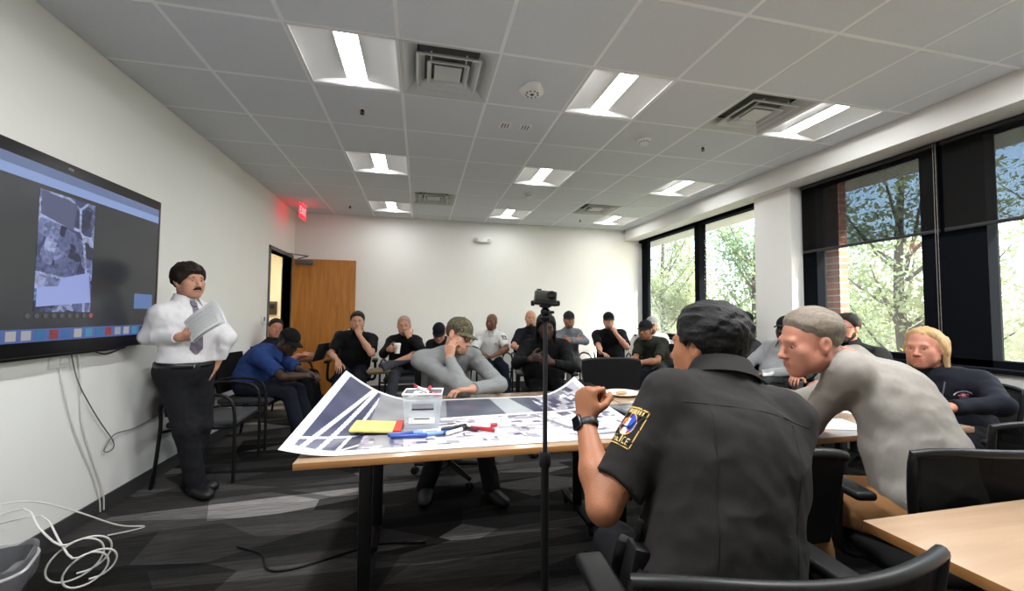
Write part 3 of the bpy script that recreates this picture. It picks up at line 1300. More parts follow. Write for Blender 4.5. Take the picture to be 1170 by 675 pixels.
def hand_prims(w, d, n, side, pose='relaxed', s=1.0):
    """w wrist, d finger direction, n palm normal, side 'R' or 'L'"""
    d = nrm(d)
    n = np.asarray(n, float)
    n = nrm(n - d * (n @ d))
    t = np.cross(d, n) if side == 'R' else np.cross(n, d)
    c = CURL[pose]
    out = []
    P = lambda a, b, e=0.0: w + s * (a * d + b * t + e * n)
    kn = [(0.090, 0.028), (0.094, 0.009), (0.089, -0.011), (0.080, -0.029)]
    palm = [Ell(P(0.052, 0.0), (0.036 * s, 0.050 * s, 0.0145 * s), np.array([t, d, n]))]
    for a, b in kn:
        palm.append(Cone(P(0.012, b * 0.55), P(a, b), 0.013 * s, 0.0115 * s))
    palm.append(Cone(P(0.018, 0.018, 0.004), P(0.05, 0.030, 0.006), 0.015 * s, 0.013 * s))
    out.append((Union(palm, 0.012), 0.02))
    ln = [(0.043, 0.026, 0.021), (0.047, 0.030, 0.022), (0.044, 0.027, 0.021), (0.035, 0.021, 0.019)]
    for i, (a, b) in enumerate(kn):
        p = P(a, b)
        ang = 0.0
        spread = (0.10, 0.02, -0.05, -0.13)[i] * (0.35 if pose in ('fist', 'grip') else 1.0)
        seg = []
        for k in range(3):
            ang += c[k] * (1.0 + 0.06 * i)
            dr = nrm(math.cos(ang) * (d + spread * t) + math.sin(ang) * n)
            q = p + dr * ln[i][k] * s
            r = (0.0092, 0.0083, 0.0074, 0.0064)
            seg.append(Cone(p, q, r[k] * s * (0.88 if i == 3 else 1), r[k + 1] * s * (0.88 if i == 3 else 1)))
            p = q
        out.append((Union(seg, 0.004), 0.003))
    p = P(0.030, 0.026, 0.004)
    if pose in ('fist', 'grip'):
        dirs = [nrm(0.62 * d + 0.62 * t + 0.5 * n), nrm(0.75 * d + 0.05 * t + 0.75 * n), nrm(0.45 * d - 0.65 * t + 0.7 * n)]
    elif pose == 'thumbup':
        dirs = [t, t, t]
    else:
        dirs = [nrm(0.62 * d + 0.72 * t + 0.25 * n), nrm(0.85 * d + 0.42 * t + 0.3 * n), nrm(0.95 * d + 0.15 * t + 0.3 * n)]
    seg = []
    for k, L in enumerate((0.040, 0.032, 0.027)):
        q = p + dirs[k] * L * s
        r = (0.0125, 0.0105, 0.0095, 0.0075)
        seg.append(Cone(p, q, r[k] * s, r[k + 1] * s))
        p = q
    out.append((Union(seg, 0.005), 0.006))
    return out


def head_ops(c, R, s=1.0, ear=True, fat=0.0):
    """ops on a field: (sign, prim, k)"""
    W = lambda x, y, z: c + s * (x * R[0] + y * R[1] + z * R[2])
    E = lambda x, y, z, a, b, e: Ell(W(x, y, z), (a * s, b * s, e * s), R)
    C = lambda p, q, ra, rb: Cone(W(*p), W(*q), ra * s, rb * s)
    o = [('+', E(0, -0.014, 0.034, 0.077, 0.098, 0.086), 0.0),
         ('+', E(0, 0.030, -0.030, 0.061 + fat, 0.062, 0.083), 0.03),
         ('+', C((0.050 + fat, 0.0, -0.055), (0.018, 0.066, -0.098), 0.024, 0.020), 0.03),
         ('+', C((-0.050 - fat, 0.0, -0.055), (-0.018, 0.066, -0.098), 0.024, 0.020), 0.03),
         ('+', E(0, 0.076, -0.098, 0.022, 0.019, 0.018), 0.02),
         ('+', E(0.042, 0.059, -0.018, 0.024, 0.021, 0.022), 0.025),
         ('+', E(-0.042, 0.059, -0.018, 0.024, 0.021, 0.022), 0.025),
         ('+', E(0.038, 0.050, -0.054, 0.024, 0.026, 0.034), 0.03),
         ('+', E(-0.038, 0.050, -0.054, 0.024, 0.026, 0.034), 0.03),
         ('+', C((-0.034, 0.078, 0.024), (0.034, 0.078, 0.024), 0.013, 0.013), 0.015),
         ('+', E(0, 0.084, -0.064, 0.028, 0.016, 0.026), 0.02),
         ('-', E(0.032, 0.100, 0.004, 0.017, 0.016, 0.0120), 0.012),
         ('-', E(-0.032, 0.100, 0.004, 0.017, 0.016, 0.0120), 0.012),
         ('+', C((0, 0.086, 0.014), (0, 0.108, -0.026), 0.0085, 0.0115), 0.012),
         ('+', E(0, 0.112, -0.031, 0.0125, 0.0125, 0.0105), 0.008),
         ('+', E(0.0125, 0.100, -0.035, 0.0085, 0.010, 0.008), 0.006),
         ('+', E(-0.0125, 0.100, -0.035, 0.0085, 0.010, 0.008), 0.006),
         ('+', C((-0.043, 0.072, 0.010), (-0.021, 0.083, 0.0112), 0.0065, 0.0070), 0.006),
         ('+', C((0.043, 0.072, 0.010), (0.021, 0.083, 0.0112), 0.0065, 0.0070), 0.006),
         ('+', C((-0.042, 0.072, -0.008), (-0.022, 0.080, -0.009), 0.005, 0.005), 0.006),
         ('+', C((0.042, 0.072, -0.008), (0.022, 0.080, -0.009), 0.005, 0.005), 0.006),
         ('+', C((-0.020, 0.093, -0.062), (0.020, 0.093, -0.062), 0.0055, 0.0055), 0.006),
         ('+', C((-0.017, 0.093, -0.073), (0.017, 0.093, -0.073), 0.0062, 0.0062), 0.006),
         ('-', C((-0.024, 0.103, -0.0675), (0.024, 0.103, -0.0675), 0.0035, 0.0035), 0.003)]
    if ear:
        for q in (-1, 1):
            ER = np.array([R[0], nrm(R[1] + 0.25 * R[2]), nrm(R[2] - 0.25 * R[1])])
            o.append(('+', Ell(W(q * 0.079, -0.010, -0.004), (0.011 * s, 0.020 * s, 0.033 * s), ER), 0.008))
            o.append(('+', E(q * 0.077, -0.002, -0.030, 0.008, 0.010, 0.011), 0.006))
            o.append(('-', Ell(W(q * 0.090, -0.006, 0.000), (0.007 * s, 0.011 * s, 0.019 * s), ER), 0.004))
    return o


def cranium(c, R, s, g):
    return Ell(c + s * (-0.014 * R[1] + 0.034 * R[2]), (0.077 * s + g, 0.098 * s + g, 0.086 * s + g), R)


def plane(c, R, s, n, off):
    """local half space n.x < off, in world terms"""
    w = n[0] * R[0] + n[1] * R[1] + n[2] * R[2]
    return (w, w @ c + off * s)
SKIN = {'light': (186, 138, 114), 'pink': (174, 118, 97), 'tan': (152, 100, 71), 'olive': (152, 106, 78), 'brown': (108, 70, 50), 'dark': (62, 42, 33)}


def skin_mat(k):
    name = 'skin_' + k
    if name in MATS:
        return MATS[name]
    m = mat(name, SKIN[k], 0.5, 0, 0.10, 14.0, 0.12, 240, spec=0.35)
    b = m.node_tree.nodes['Principled BSDF']
    b.inputs['Subsurface Weight'].default_value = 0.12
    b.inputs['Subsurface Radius'].default_value = (0.012, 0.005, 0.003)
    b.inputs['Subsurface Scale'].default_value = 0.6
    return m


def lip_mat(k):
    c = SKIN[k]
    return mat('lip_' + k, (int(c[0] * .93), int(c[1] * .82), int(c[2] * .82)), 0.45, 0, 0.05)


HAIRC = {'black': (20, 18, 18), 'darkbrown': (38, 28, 22), 'brown': (74, 54, 38), 'grey': (116, 106, 94), 'blond': (172, 142, 100), 'sandy': (136, 112, 84)}


def hair_mat(k):
    return mat('hair_' + k, HAIRC[k], 0.6, 0, 0.35, 60, 0.35, 240, spec=0.22, stretch=(1, 1, 0.35))


def stubble_mat(sk, hc):
    a, b = SKIN[sk], HAIRC[hc]
    c = tuple(int(x * .62 + y * .38) for x, y in zip(a, b))
    return mat('stubble_%s_%s' % (sk, hc), c, 0.7, 0, 0.2, 120)


def camo():
    if 'cap_camouflage' in MATS:
        return MATS['cap_camouflage']
    m, nt, b = nodes_of('cap_camouflage')
    tc = N(nt, 'ShaderNodeTexCoord')
    nz = N(nt, 'ShaderNodeTexNoise')
    setin(nz, Scale=38.0, Detail=2.0, Distortion=1.2)
    nt.links.new(tc.outputs['Object'], nz.inputs['Vector'])
    rp = N(nt, 'ShaderNodeValToRGB')
    rp.color_ramp.interpolation = 'CONSTANT'
    for k, (p, c) in enumerate(((0.0, (44, 42, 30)), (0.44, (84, 78, 56)), (0.54, (62, 64, 44)), (0.62, (112, 104, 82)))):
        e = rp.color_ramp.elements[k] if k < 2 else rp.color_ramp.elements.new(p)
        e.position = p
        e.color = lin(c)
    nt.links.new(nz.outputs['Fac'], rp.inputs[0])
    nt.links.new(rp.outputs[0], b.inputs['Base Color'])
    b.inputs['Roughness'].default_value = 0.9
    MATS['cap_camouflage'] = m
    return m


M_eye = mat('eye_white', (228, 222, 214), 0.25)
M_iris = mat('eye_iris', (44, 32, 26), 0.15)

ARM1, ARM2, LEG1, LEG2 = 0.285, 0.255, 0.42, 0.42


def person(label, hip, head, yaw, hyaw, hpitch=0, hroll=0, shyaw=None, skin='light', hair=None, hairc='darkbrown', cap=None,
           shirt=((30, 30, 34), 'short'), trousers=(18, 18, 21), shoes=(22, 20, 20), girth=1.0, belly=0.0, L=None, R=None,
           legL=None, legR=None, vox=0.006, cuts=(), beard=None, glasses=False, collar=True, scale=1.0, slouch=0.03, loc=None,
           hs=1.0, group=None, neckfat=0.0, shw=0.168, shirt_mat=None, trouser_mat=None, fat=0.0, brimless=False, eyes=True, hem=0.0, waist=0.0, nbo=None, shd=0.100):
    """one figure. hip, head: centres in the room; yaw degrees: where the body faces; L/R: dict(w wrist, pole, d, n, pose);
    legL/legR: dict(a ankle, pole, toe yaw)"""
    hip, head = V3(*hip), V3(*head)
    if shyaw is None:
        shyaw = yaw
    base = V3(hip[0], hip[1], 0) if loc is None else V3(*loc)
    root = thing('person', label, 'person', tuple(base), 0, group)
    HR = frame(hyaw, hpitch, hroll)
    f0, r0 = V3(math.cos(rad(yaw)), math.sin(rad(yaw)), 0), V3(math.sin(rad(yaw)), -math.cos(rad(yaw)), 0)
    r1 = V3(math.sin(rad(shyaw)), -math.cos(rad(shyaw)), 0)
    sp = nrm((head - 0.12 * HR[2]) - hip)
    nd = nrm(0.55 * HR[2] + 0.45 * sp)
    nb = head - nd * 0.152 * hs - HR[1] * 0.022          # base of the neck
    if nbo is not None:
        nb = V3(*nbo)
        nd = nrm(0.5 * nrm(head - HR[1] * 0.03 - nb) + 0.5 * nrm(nb - hip))
    ctrl = (hip + nb) / 2 - slouch * 2 * nrm(f0 - sp * (f0 @ sp))

    def Tp(t):
        return (1 - t) ** 2 * hip + 2 * t * (1 - t) * ctrl + t * t * nb

    def Tf(t):
        u = nrm(2 * (1 - t) * (ctrl - hip) + 2 * t * (nb - ctrl))
        r = nrm(r0 * (1 - t) + r1 * t)
        r = nrm(r - u * (r @ u))
        return np.array([r, np.cross(u, r), u])

    F9 = Tf(0.92)
    shc = nb - F9[2] * shd
    sh = {'L': shc - F9[0] * shw * scale, 'R': shc + F9[0] * shw * scale}
    for q, A in (('L', L), ('R', R)):
        if A and 'sh' in A:
            sh[q] = sh[q] + V3(*A['sh'])
    hj = {'L': hip - r0 * 0.09, 'R': hip + r0 * 0.09}
    g = girth

    def torso(k, inf):
        out = []
        for t, (a, b, c), fo in ((0.10, (0.168 * g, 0.128 * g, 0.13), 0.0), (0.32, (0.152 * g, 0.118 * g + belly * .5, 0.14), belly * 0.5),
                                 (0.58, (0.164 * (g * .5 + .5), 0.120 * (g * .5 + .5), 0.15), 0.0), (0.74, (0.166, 0.110, 0.105), -0.005)):
            Fr = Tf(t)
            out.append((Ell(Tp(t) + Fr[1] * fo, (a * k + inf, b * k + inf, c * k + inf), Fr), 0.06))
        out.append((Cone(sh['L'] + F9[0] * 0.02, sh['R'] - F9[0] * 0.02, 0.058 * k + inf, 0.058 * k + inf), 0.06))
        for q in 'LR':
            out.append((Cone(nb - nd * 0.012, sh[q] * 0.80 + nb * 0.20, 0.048 * k + inf * .4, 0.046 * k + inf), 0.05))
        return out

    arms = {}
    for q, A in (('L', L), ('R', R)):
        if A is None:
            A = dict(w=sh[q] + V3(0, 0, -0.5) + F9[1] * 0.08, pole=-F9[1])
        w = V3(*A['w'])
        e = ik(sh[q], w, ARM1 * scale, ARM2 * scale, A.get('pole', (0, 0, -1)))
        if 'e' in A:
            e = V3(*A['e'])
        dd = A.get('d')
        dd = nrm(w - e) if dd is None else nrm(V3(*dd))
        nn = V3(*A.get('n', (0, 0, -1)))
        arms[q] = (w, e, dd, nn, A.get('pose', 'relaxed'))
    legs = {}
    for q, A in (('L', legL), ('R', legR)):
        if A is None:
            continue
        a = V3(*A['a'])
        k = ik(hj[q], a, LEG1 * scale, LEG2 * scale, A.get('pole', tuple(f0 + V3(0, 0, 0.3))))
        legs[q] = (a, k, A.get('toe', yaw))

    # ---- body: one continuous surface
    ops = head_ops(head, HR, hs, True, fat)
    neck = Cone(head - HR[2] * 0.055 * hs - HR[1] * 0.018, nb - nd * 0.015, 0.054 * hs + neckfat, 0.062 + neckfat)
    ops.append(('+', neck, 0.03))
    for p, k in torso(0.84, -0.006):
        ops.append(('+', p, k))
    for q in 'LR':
        w, e, dd, nn, pose = arms[q]
        cv = 0.72 if shirt[1] == 'long' else 1.0
        ops.append(('+', Cone(sh[q], e, 0.047 * cv, 0.039 * cv), 0.03))
        ops.append(('+', Cone(e, e * 0.62 + w * 0.38, 0.039 * cv, 0.042 * cv), 0.02))
        ops.append(('+', Cone(e * 0.62 + w * 0.38, w, 0.042 * cv, 0.0262), 0.02))
        for p, k in hand_prims(w, dd, nn, q, pose, 1.0 * scale):
            ops.append(('+', p, k))
    for q, (a, k, toe) in legs.items():
        ops.append(('+', Cone(hj[q], k, 0.070, 0.050), 0.04))
        ops.append(('+', Cone(k, a, 0.040, 0.030), 0.03))
        ops.append(('+', Cone(a + V3(0, 0, -0.035), a + V3(math.cos(rad(toe)), math.sin(rad(toe)), 0) * 0.10 + V3(0, 0, -0.050), 0.020, 0.018), 0.015))
    Fb = Field([p for _, p, _ in ops], vox)
    for sg, p, k in ops:
        (Fb.add if sg == '+' else Fb.cut)(p, k)
    for b in cuts:
        Fb.cut(Grow(b, 0.004))
    V, Q = Fb.mesh(1)
    body = mesh_obj('body', V, Q, [skin_mat(skin), lip_mat(skin)], root, base)
    cen = V[Q].mean(1) - head
    lx, ly, lz = (cen @ HR[0]) / hs, (cen @ HR[1]) / hs, (cen @ HR[2]) / hs
    lips = (np.abs(lx) < 0.021) & (ly > 0.090) & (lz > -0.0785) & (lz < -0.0575)
    body.data.polygons.foreach_set('material_index', lips.astype(np.int32))

    def hp(x, y, z):
        return head + hs * (x * HR[0] + y * HR[1] + z * HR[2])

    H2 = lambda x, y, z: tuple(hp(x, y, z) - base)
    if eyes:
        for q in (-1, 1):
            mb = MB()
            mb.sphere(H2(q * 0.0315, 0.0725, 0.002), 0.0118 * hs, 14, 10)
            b = len(mb.f)
            mb.cur = 1
            mb.sphere(H2(q * 0.0315, 0.0785, 0.0015), 0.0070 * hs, 10, 8)
            mb.cur = 1
            mb.build('eye', [M_eye, M_iris], root)
            mb = MB()
            pts = [H2(q * 0.014, 0.0885, 0.0235), H2(q * 0.030, 0.0895, 0.0275), H2(q * 0.050, 0.0755, 0.0225)]
            mb.tube(bez(pts, 6), [0.0022, 0.0036, 0.0036, 0.0034, 0.003, 0.0024, 0.0016][:len(bez(pts, 6))], 6)
            mb.build('eyebrow', hair_mat(hairc if hairc not in ('blond', 'grey') else 'sandy'), root)

    # ---- hair
    hm = hair_mat(hairc)
    hv = max(0.0035, vox * 0.8)
    front = plane(head, HR, hs, (0, 0.80, -0.60), 0.018)
    CR0 = cranium(head, HR, hs, 0.0)
    PL = lambda *a: plane(head, HR, hs, *a)
    st = lambda a, b, c: dict(stretch=np.array([HR[0] * a, HR[1] * b, HR[2] * c]))
    if hair == 'short':
        field_obj('hair', [(Taper(CR0, 0.013, 0.03, front, PL((0, 0.2, -1), 0.060)), 0)], hv, hm, root, base, rough=[(0.008, 34, st(1.6, .5, .9))])
    elif hair == 'crop':
        field_obj('hair', [(Taper(CR0, 0.005, 0.015, front, PL((0, 0.2, -1), 0.055)), 0)], hv, hm if cap else stubble_mat(skin, hairc), root, base)
    elif hair == 'mop':      # fuller, falls over the forehead and ears
        p1 = Taper(CR0, 0.019, 0.025, PL((0, 0.90, -0.43), 0.056), PL((0, 0.1, -1), 0.068))
        p2 = Ell(hp(0.012, 0.052, 0.076), (0.066 * hs, 0.042 * hs, 0.026 * hs), HR)
        field_obj('hair', [(p1, 0), (p2, 0.02)], hv, hm, root, base, rough=[(0.013, 32, st(1.8, .6, .5))])
    elif hair == 'fade':     # thick combed top over close cut sides
        top = Taper(CR0, 0.019, 0.065, PL((0, 0.82, -0.57), 0.034), PL((0, -0.15, -1), 0.014))
        side = Taper(CR0, 0.0075, 0.02, PL((0, 0.88, -0.47), 0.020), PL((0, 0.30, -0.95), 0.098))
        field_obj('hair_fade', [(side, 0)], hv, mat('hair_fade_%s_%s' % (skin, hairc), tuple(int(x * .18 + y * .82) for x, y in zip(SKIN[skin], HAIRC[hairc])), 0.7, 0, 0.3, 140), root, base)
        mid = Taper(CR0, 0.0125, 0.03, PL((0, 0.86, -0.50), 0.024), PL((0, 0.22, -0.95), 0.058))
        for q in (-1, 1):
            ear_gap = Ell(hp(q * 0.092, 0.006, -0.010), (0.034, 0.034, 0.046), HR)
            mid, top = Minus(mid, ear_gap), Minus(top, ear_gap)
        field_obj('hair', [(mid, 0), (top, 0.03)], hv, hm, root, base, rough=[(0.010, 42, st(1.3, .35, 1.2)), (0.004, 95, st(1.3, .4, 1.2))])
    elif hair == 'receding':  # combed back, high forehead
        p1 = Taper(CR0, 0.010, 0.03, PL((0, 0.66, -0.75), -0.012), PL((0, 0.25, -1), 0.044))
        p2 = Taper(CR0, 0.019, 0.05, PL((0, 0.5, -0.86), -0.045))
        field_obj('hair', [(p1, 0), (p2, 0.02)], hv, hm, root, base, rough=[(0.006, 40, st(1.8, .35, .8))])
    elif hair == 'bob':      # chin to collar length, parted and tucked back from the face
        p1 = Taper(CR0, 0.013, 0.03, PL((0, 0.72, -0.69), -0.016))
        ps = [(p1, 0)]
        for q in (-1, 1):
            ps.append((Cone(hp(q * 0.056, 0.016, 0.085), hp(q * 0.086, -0.026, -0.015), 0.012 * hs, 0.016 * hs), 0.02))
            ps.append((Cone(hp(q * 0.082, -0.022, 0.02), hp(q * 0.088, -0.026, -0.110), 0.021 * hs, 0.012 * hs), 0.025))
            ps.append((Cone(hp(q * 0.062, -0.070, 0.03), hp(q * 0.070, -0.066, -0.120), 0.034 * hs, 0.018 * hs), 0.03))
        ps.append((Cone(hp(0, -0.085, 0.02), hp(0, -0.092, -0.120), 0.040 * hs, 0.024 * hs), 0.04))
        field_obj('hair', ps, hv, hm, root, base, rough=[(0.014, 34, st(1.8, 1.8, .25))])
    elif hair == 'tied':     # pulled back to a knot
        p1 = Taper(CR0, 0.011, 0.025, PL((0, 0.80, -0.60), 0.016), PL((0, 0.2, -1), 0.06))
        field_obj('hair', [(p1, 0), (Ell(hp(0, -0.125, 0.02), (0.034, 0.032, 0.036), HR), 0.02)], hv, hm, root, base, rough=[(0.006, 34, st(1.6, .5, .9))])
    elif hair == 'locs':     # long locs falling past the shoulders
        p1 = Taper(CR0, 0.024, 0.02, PL((0, 0.80, -0.60), 0.024))
        ps = [(p1, 0)]
        for k in range(15):
            a = PI * (1.02 + 0.96 * k / 14)
            x, y = 0.088 * math.cos(a), -0.014 + 0.104 * math.sin(a)
            ps.append((Cone(hp(x * 0.95, y * .95, 0.03), hp(x * 1.22, y * 1.1, -0.19 - 0.02 * (k % 3)), 0.018, 0.013), 0.008))
        field_obj('hair', ps, hv, hm, root, base, rough=[(0.010, 40)])
    elif hair == 'fringe':   # shaved dome with a trace of stubble at the sides
        field_obj('hair', [(Taper(CR0, 0.002, 0.02, PL((0, 0.7, 0.7), 0.012), PL((0, 0, -1), 0.05), PL((0, 1, 0), 0.0)), 0)], hv, hair_mat(hairc) if False else stubble_mat(skin, hairc), root, base)

    # ---- facial hair
    if beard:
        bm_ = hair_mat(beard[1])
        if beard[0] in ('full', 'goatee', 'stubble'):
            t = {'full': 0.008, 'goatee': 0.007, 'stubble': 0.0016}[beard[0]]
            if beard[0] == 'stubble':
                bm_ = stubble_mat(skin, beard[1])
            jaw = Union([Ell(hp(0, 0.030, -0.030), ((0.061 + fat) * hs, 0.062 * hs, 0.083 * hs), HR),
                         Cone(hp(0.05 + fat, 0, -0.055), hp(0.018, 0.066, -0.098), 0.024 * hs, 0.020 * hs),
                         Cone(hp(-0.05 - fat, 0, -0.055), hp(-0.018, 0.066, -0.098), 0.024 * hs, 0.020 * hs),
                         Ell(hp(0, 0.076, -0.098), (0.022 * hs, 0.019 * hs, 0.018 * hs), HR),
                         Ell(hp(0, 0.084, -0.064), (0.028 * hs, 0.016 * hs, 0.026 * hs), HR)], 0.025)
            pl = [plane(head, HR, hs, (0, 0.35, 1), -0.018 if beard[0] != 'goatee' else -0.022), plane(head, HR, hs, (0, -1, 0.0), 0.004)]
            if beard[0] == 'goatee':
                pl += [plane(head, HR, hs, (1, 0, 0), 0.034), plane(head, HR, hs, (-1, 0, 0), 0.034), plane(head, HR, hs, (0, -1, 0), -0.05)]
            bp = Minus(Taper(jaw, t, 0.016, *pl), Ell(hp(0, 0.105, -0.067), (0.021 * hs, 0.03, 0.0095 * hs), HR))
            bp = Minus(bp, Ell(hp(0, 0.112, -0.026), (0.019 * hs, 0.03, 0.0165 * hs), HR))
            field_obj('beard', [(bp, 0)], hv, bm_, root, base, rough=[(0.004, 90)])
        if beard[0] in ('moustache',):
            mb = MB()
            pts = [H2(-0.030, 0.084, -0.066), H2(-0.016, 0.098, -0.054), H2(0, 0.103, -0.0505), H2(0.016, 0.098, -0.054), H2(0.030, 0.084, -0.066)]
            bb = bez(pts, 16)
            n_ = len(bb)
            mb.tube(bb, [0.003 + 0.006 * math.sin(PI * (i + 0.5) / n_) ** 0.6 for i in range(n_)], 8)
            mb.build('moustache', bm_, root)

    # ---- cap
    if cap:
        cm = camo() if cap == 'camo' else fabric('cap_%d_%d_%d' % cap, cap, 0.15)
        dome = Clip(Ell(hp(0, -0.012, 0.048), (0.086 * hs, 0.107 * hs, 0.092 * hs), HR), plane(head, HR, hs, (0, -0.10, -1), -0.038))
        co_, _ = field_obj('cap', [(dome, 0)], hv, cm, root, base, rough=[(0.003, 25)])
        if not brimless:
            mb = MB()

            def br(u, v):
                a = (u - 0.5) * 2
                x = a * 0.080
                yb = 0.094 * math.sqrt(max(0, 1 - (x / 0.088) ** 2)) - 0.016
                L_ = 0.082 * math.sqrt(max(0.0, 1 - (a * 0.94) ** 2)) ** 0.8
                return H2(x, yb + v * L_, 0.050 - 0.016 * a * a - 0.020 * v)
            mb.grid(br, 16, 8, 0.004)
            mb.build('brim', cm, co_)
            mb = MB()
            mb.sphere(H2(0, -0.012, 0.140), 0.006, 8, 6)
            mb.build('button', cm, co_)

    if glasses:
        mb = MB()
        for q in (-1, 1):
            pts = [H2(q * 0.033 + 0.023 * math.cos(a), 0.101 - abs(0.010 * math.cos(a)), 0.002 + 0.0175 * math.sin(a)) for a in [2 * PI * k / 16 for k in range(17)]]
            mb.tube(pts, 0.0022, 6, False)
            mb.tube([H2(q * 0.056, 0.092, 0.008), H2(q * 0.074, 0.05, 0.009), H2(q * 0.081, -0.012, 0.006)], 0.0018, 6)
        mb.tube([H2(-0.010, 0.101, 0.006), H2(0, 0.106, 0.008), H2(0.010, 0.101, 0.006)], 0.002, 6)
        mb.build('glasses', M_black, root)

    # ---- shirt
    scol, slv = shirt
    sm = shirt_mat or fabric('cloth_%d_%d_%d' % scol, scol)
    pr = list(torso(1.0, 0.010))
    shirt_cut = []
    for q in 'LR':
        w, e, dd, nn, pose = arms[q]
        ud = nrm(e - sh[q])
        fd = nrm(w - e)
        if slv == 'short':
            end = sh[q] + (e - sh[q]) * 0.80
            pr.append((Clip(Cone(sh[q] - ud * 0.01, sh[q] + (e - sh[q]) * 1.1, 0.068, 0.062), (ud, ud @ end)), 0.045))
        elif slv == 'long':
            pr.append((Cone(sh[q] - ud * 0.01, e, 0.063, 0.052), 0.045))
            end = e + fd * (np.linalg.norm(w - e) - 0.012)
            pr.append((Clip(Cone(e, w + fd * 0.03, 0.051, 0.037), (fd, fd @ end)), 0.03))
        elif slv == 'rolled':
            pr.append((Cone(sh[q] - ud * 0.01, e, 0.066, 0.058), 0.045))
            end = e + fd * (np.linalg.norm(w - e) * 0.30)
            pr.append((Clip(Cone(e, w, 0.057, 0.052), (fd, fd @ end)), 0.03))
    if collar:
        a, b = nb - nd * 0.03, nb + nd * 0.038
        pr.append((Clip(Cone(a, b + nd * .03, 0.080 + neckfat, 0.064 + neckfat), (nd - 0.55 * HR[1] * 0, (nd) @ b)), 0.02))
    hemp = hip + Tf(0.05)[2] * (-0.03 - hem)
    u0 = Tf(0.05)[2]
    fo, Fs = field_obj('shirt', pr, vox, sm, root, base, cuts=cuts, clips=[(-u0, -u0 @ hemp)],
                       rough=[(0.008, 9, dict(ridge=True)), (0.007, 19, dict(stretch=np.array([[1, .3, 0], [0, 1, .3], [.2, 0, .6]])))])
    if collar in ('fold', 'jacket'):
        ax = nd
        fr_ = nrm(HR[1] * 0.4 + Tf(0.95)[1] * 0.6)
        fr_ = nrm(fr_ - ax * (fr_ @ ax))
        rt_ = np.cross(fr_, ax)
        rr_ = 0.0655 + neckfat
        gap_ = 0.16 if collar == 'fold' else 0.42

        def col_(u, v):
            th = PI * (gap_ + u * (2 - 2 * gap_))
            rad_ = fr_ * math.cos(th) + rt_ * math.sin(th)
            fw_ = max(0.0, math.cos(th))
            if v < 0.35:
                k_ = v / 0.35
                p_ = nb + ax * (0.004 + (0.066 - 0.022 * fw_) * k_) + rad_ * (rr_ + 0.006 - 0.004 * k_) + fr_ * 0.004
            else:
                k_ = (v - 0.35) / 0.65
                p_ = nb + ax * (0.066 - 0.020 * fw_ - (0.058 + 0.022 * fw_) * k_) + rad_ * (rr_ + 0.003 + (0.024 + 0.018 * fw_) * k_) + fr_ * (0.004 + 0.012 * fw_ * k_)
            return tuple(p_ - base)
        MB().grid(col_, 36, 10, 0.003).build('collar', sm, fo)
    # ---- trousers
    Ft = None
    if legs:
        tm = trouser_mat or fabric('cloth_%d_%d_%d' % trousers, trousers)
        F1 = Tf(0.04)
        tp = [(Ell(hip + F1[2] * 0.02, (0.166 * g + waist, 0.124 * g + waist, 0.125 + waist * 3), F1), 0.0)]
        for q, (a, k, toe) in legs.items():
            tp.append((Cone(hj[q], k, 0.088 * (0.5 * g + .5), 0.066), 0.05))
            dn = nrm(a - k)
            tp.append((Clip(Cone(k, a + dn * 0.08, 0.066, 0.058), (dn, dn @ (a + dn * 0.045))), 0.04))
        up = hip + F1[2] * 0.135
        _, Ft = field_obj('trousers', tp, vox, tm, root, base, cuts=cuts, clips=[(F1[2], F1[2] @ up)], rough=[(0.008, 12, dict(ridge=True))])
        for q, (a, k, toe) in legs.items():
            fd = V3(math.cos(rad(toe)), math.sin(rad(toe)), 0)
            pit = (legL if q == 'L' else legR).get('pitch', 0.0)
            ax = V3(-fd[1], fd[0], 0)
            fwd_ = nrm(fd * math.cos(pit) + V3(0, 0, math.sin(pit)))
            upv_ = nrm(np.cross(fwd_, -ax)) if False else nrm(V3(0, 0, 1) - fwd_ * fwd_[2])
            heel = a - upv_ * 0.045 - fwd_ * 0.035
            sp_ = [(Cone(heel, heel + fwd_ * 0.19, 0.040, 0.040, (upv_, 0.9)), 0), (Cone(heel + fwd_ * 0.03, a + upv_ * 0.02, 0.042, 0.040), 0.03),
                   (Cone(heel + fwd_ * 0.1, heel + fwd_ * 0.215, 0.042, 0.032, (upv_, 0.75)), 0.03)]
            sole = heel - upv_ * 0.034
            field_obj('shoe', sp_, max(vox, .005), mat('shoe_%d_%d_%d' % shoes, shoes, 0.5), root, base, clips=[(-upv_, -upv_ @ sole)])
    return root, dict(trousers=Ft, shirt=Fs, body=Fb, base=base, nb=nb, head=head, HR=HR, sh=sh, arms=arms, Tp=Tp, Tf=Tf, hip=hip, hp=hp, root=root, shirt_obj=fo, legs=legs)
# ================================================================== CHAIRS AND TABLES
M_frame = mat('black_chair_frame', (15, 15, 16), 0.45, spec=0.3)
M_seat = fabric('chair_seat_fabric', (66, 66, 68))
M_seatb = fabric('chair_black_fabric', (13, 13, 14))
M_net = mesh_fabric('chair_back_net', (11, 11, 12), 0.14)
M_panelb = fabric('chair_back_panel', (10, 10, 11), 0.1)


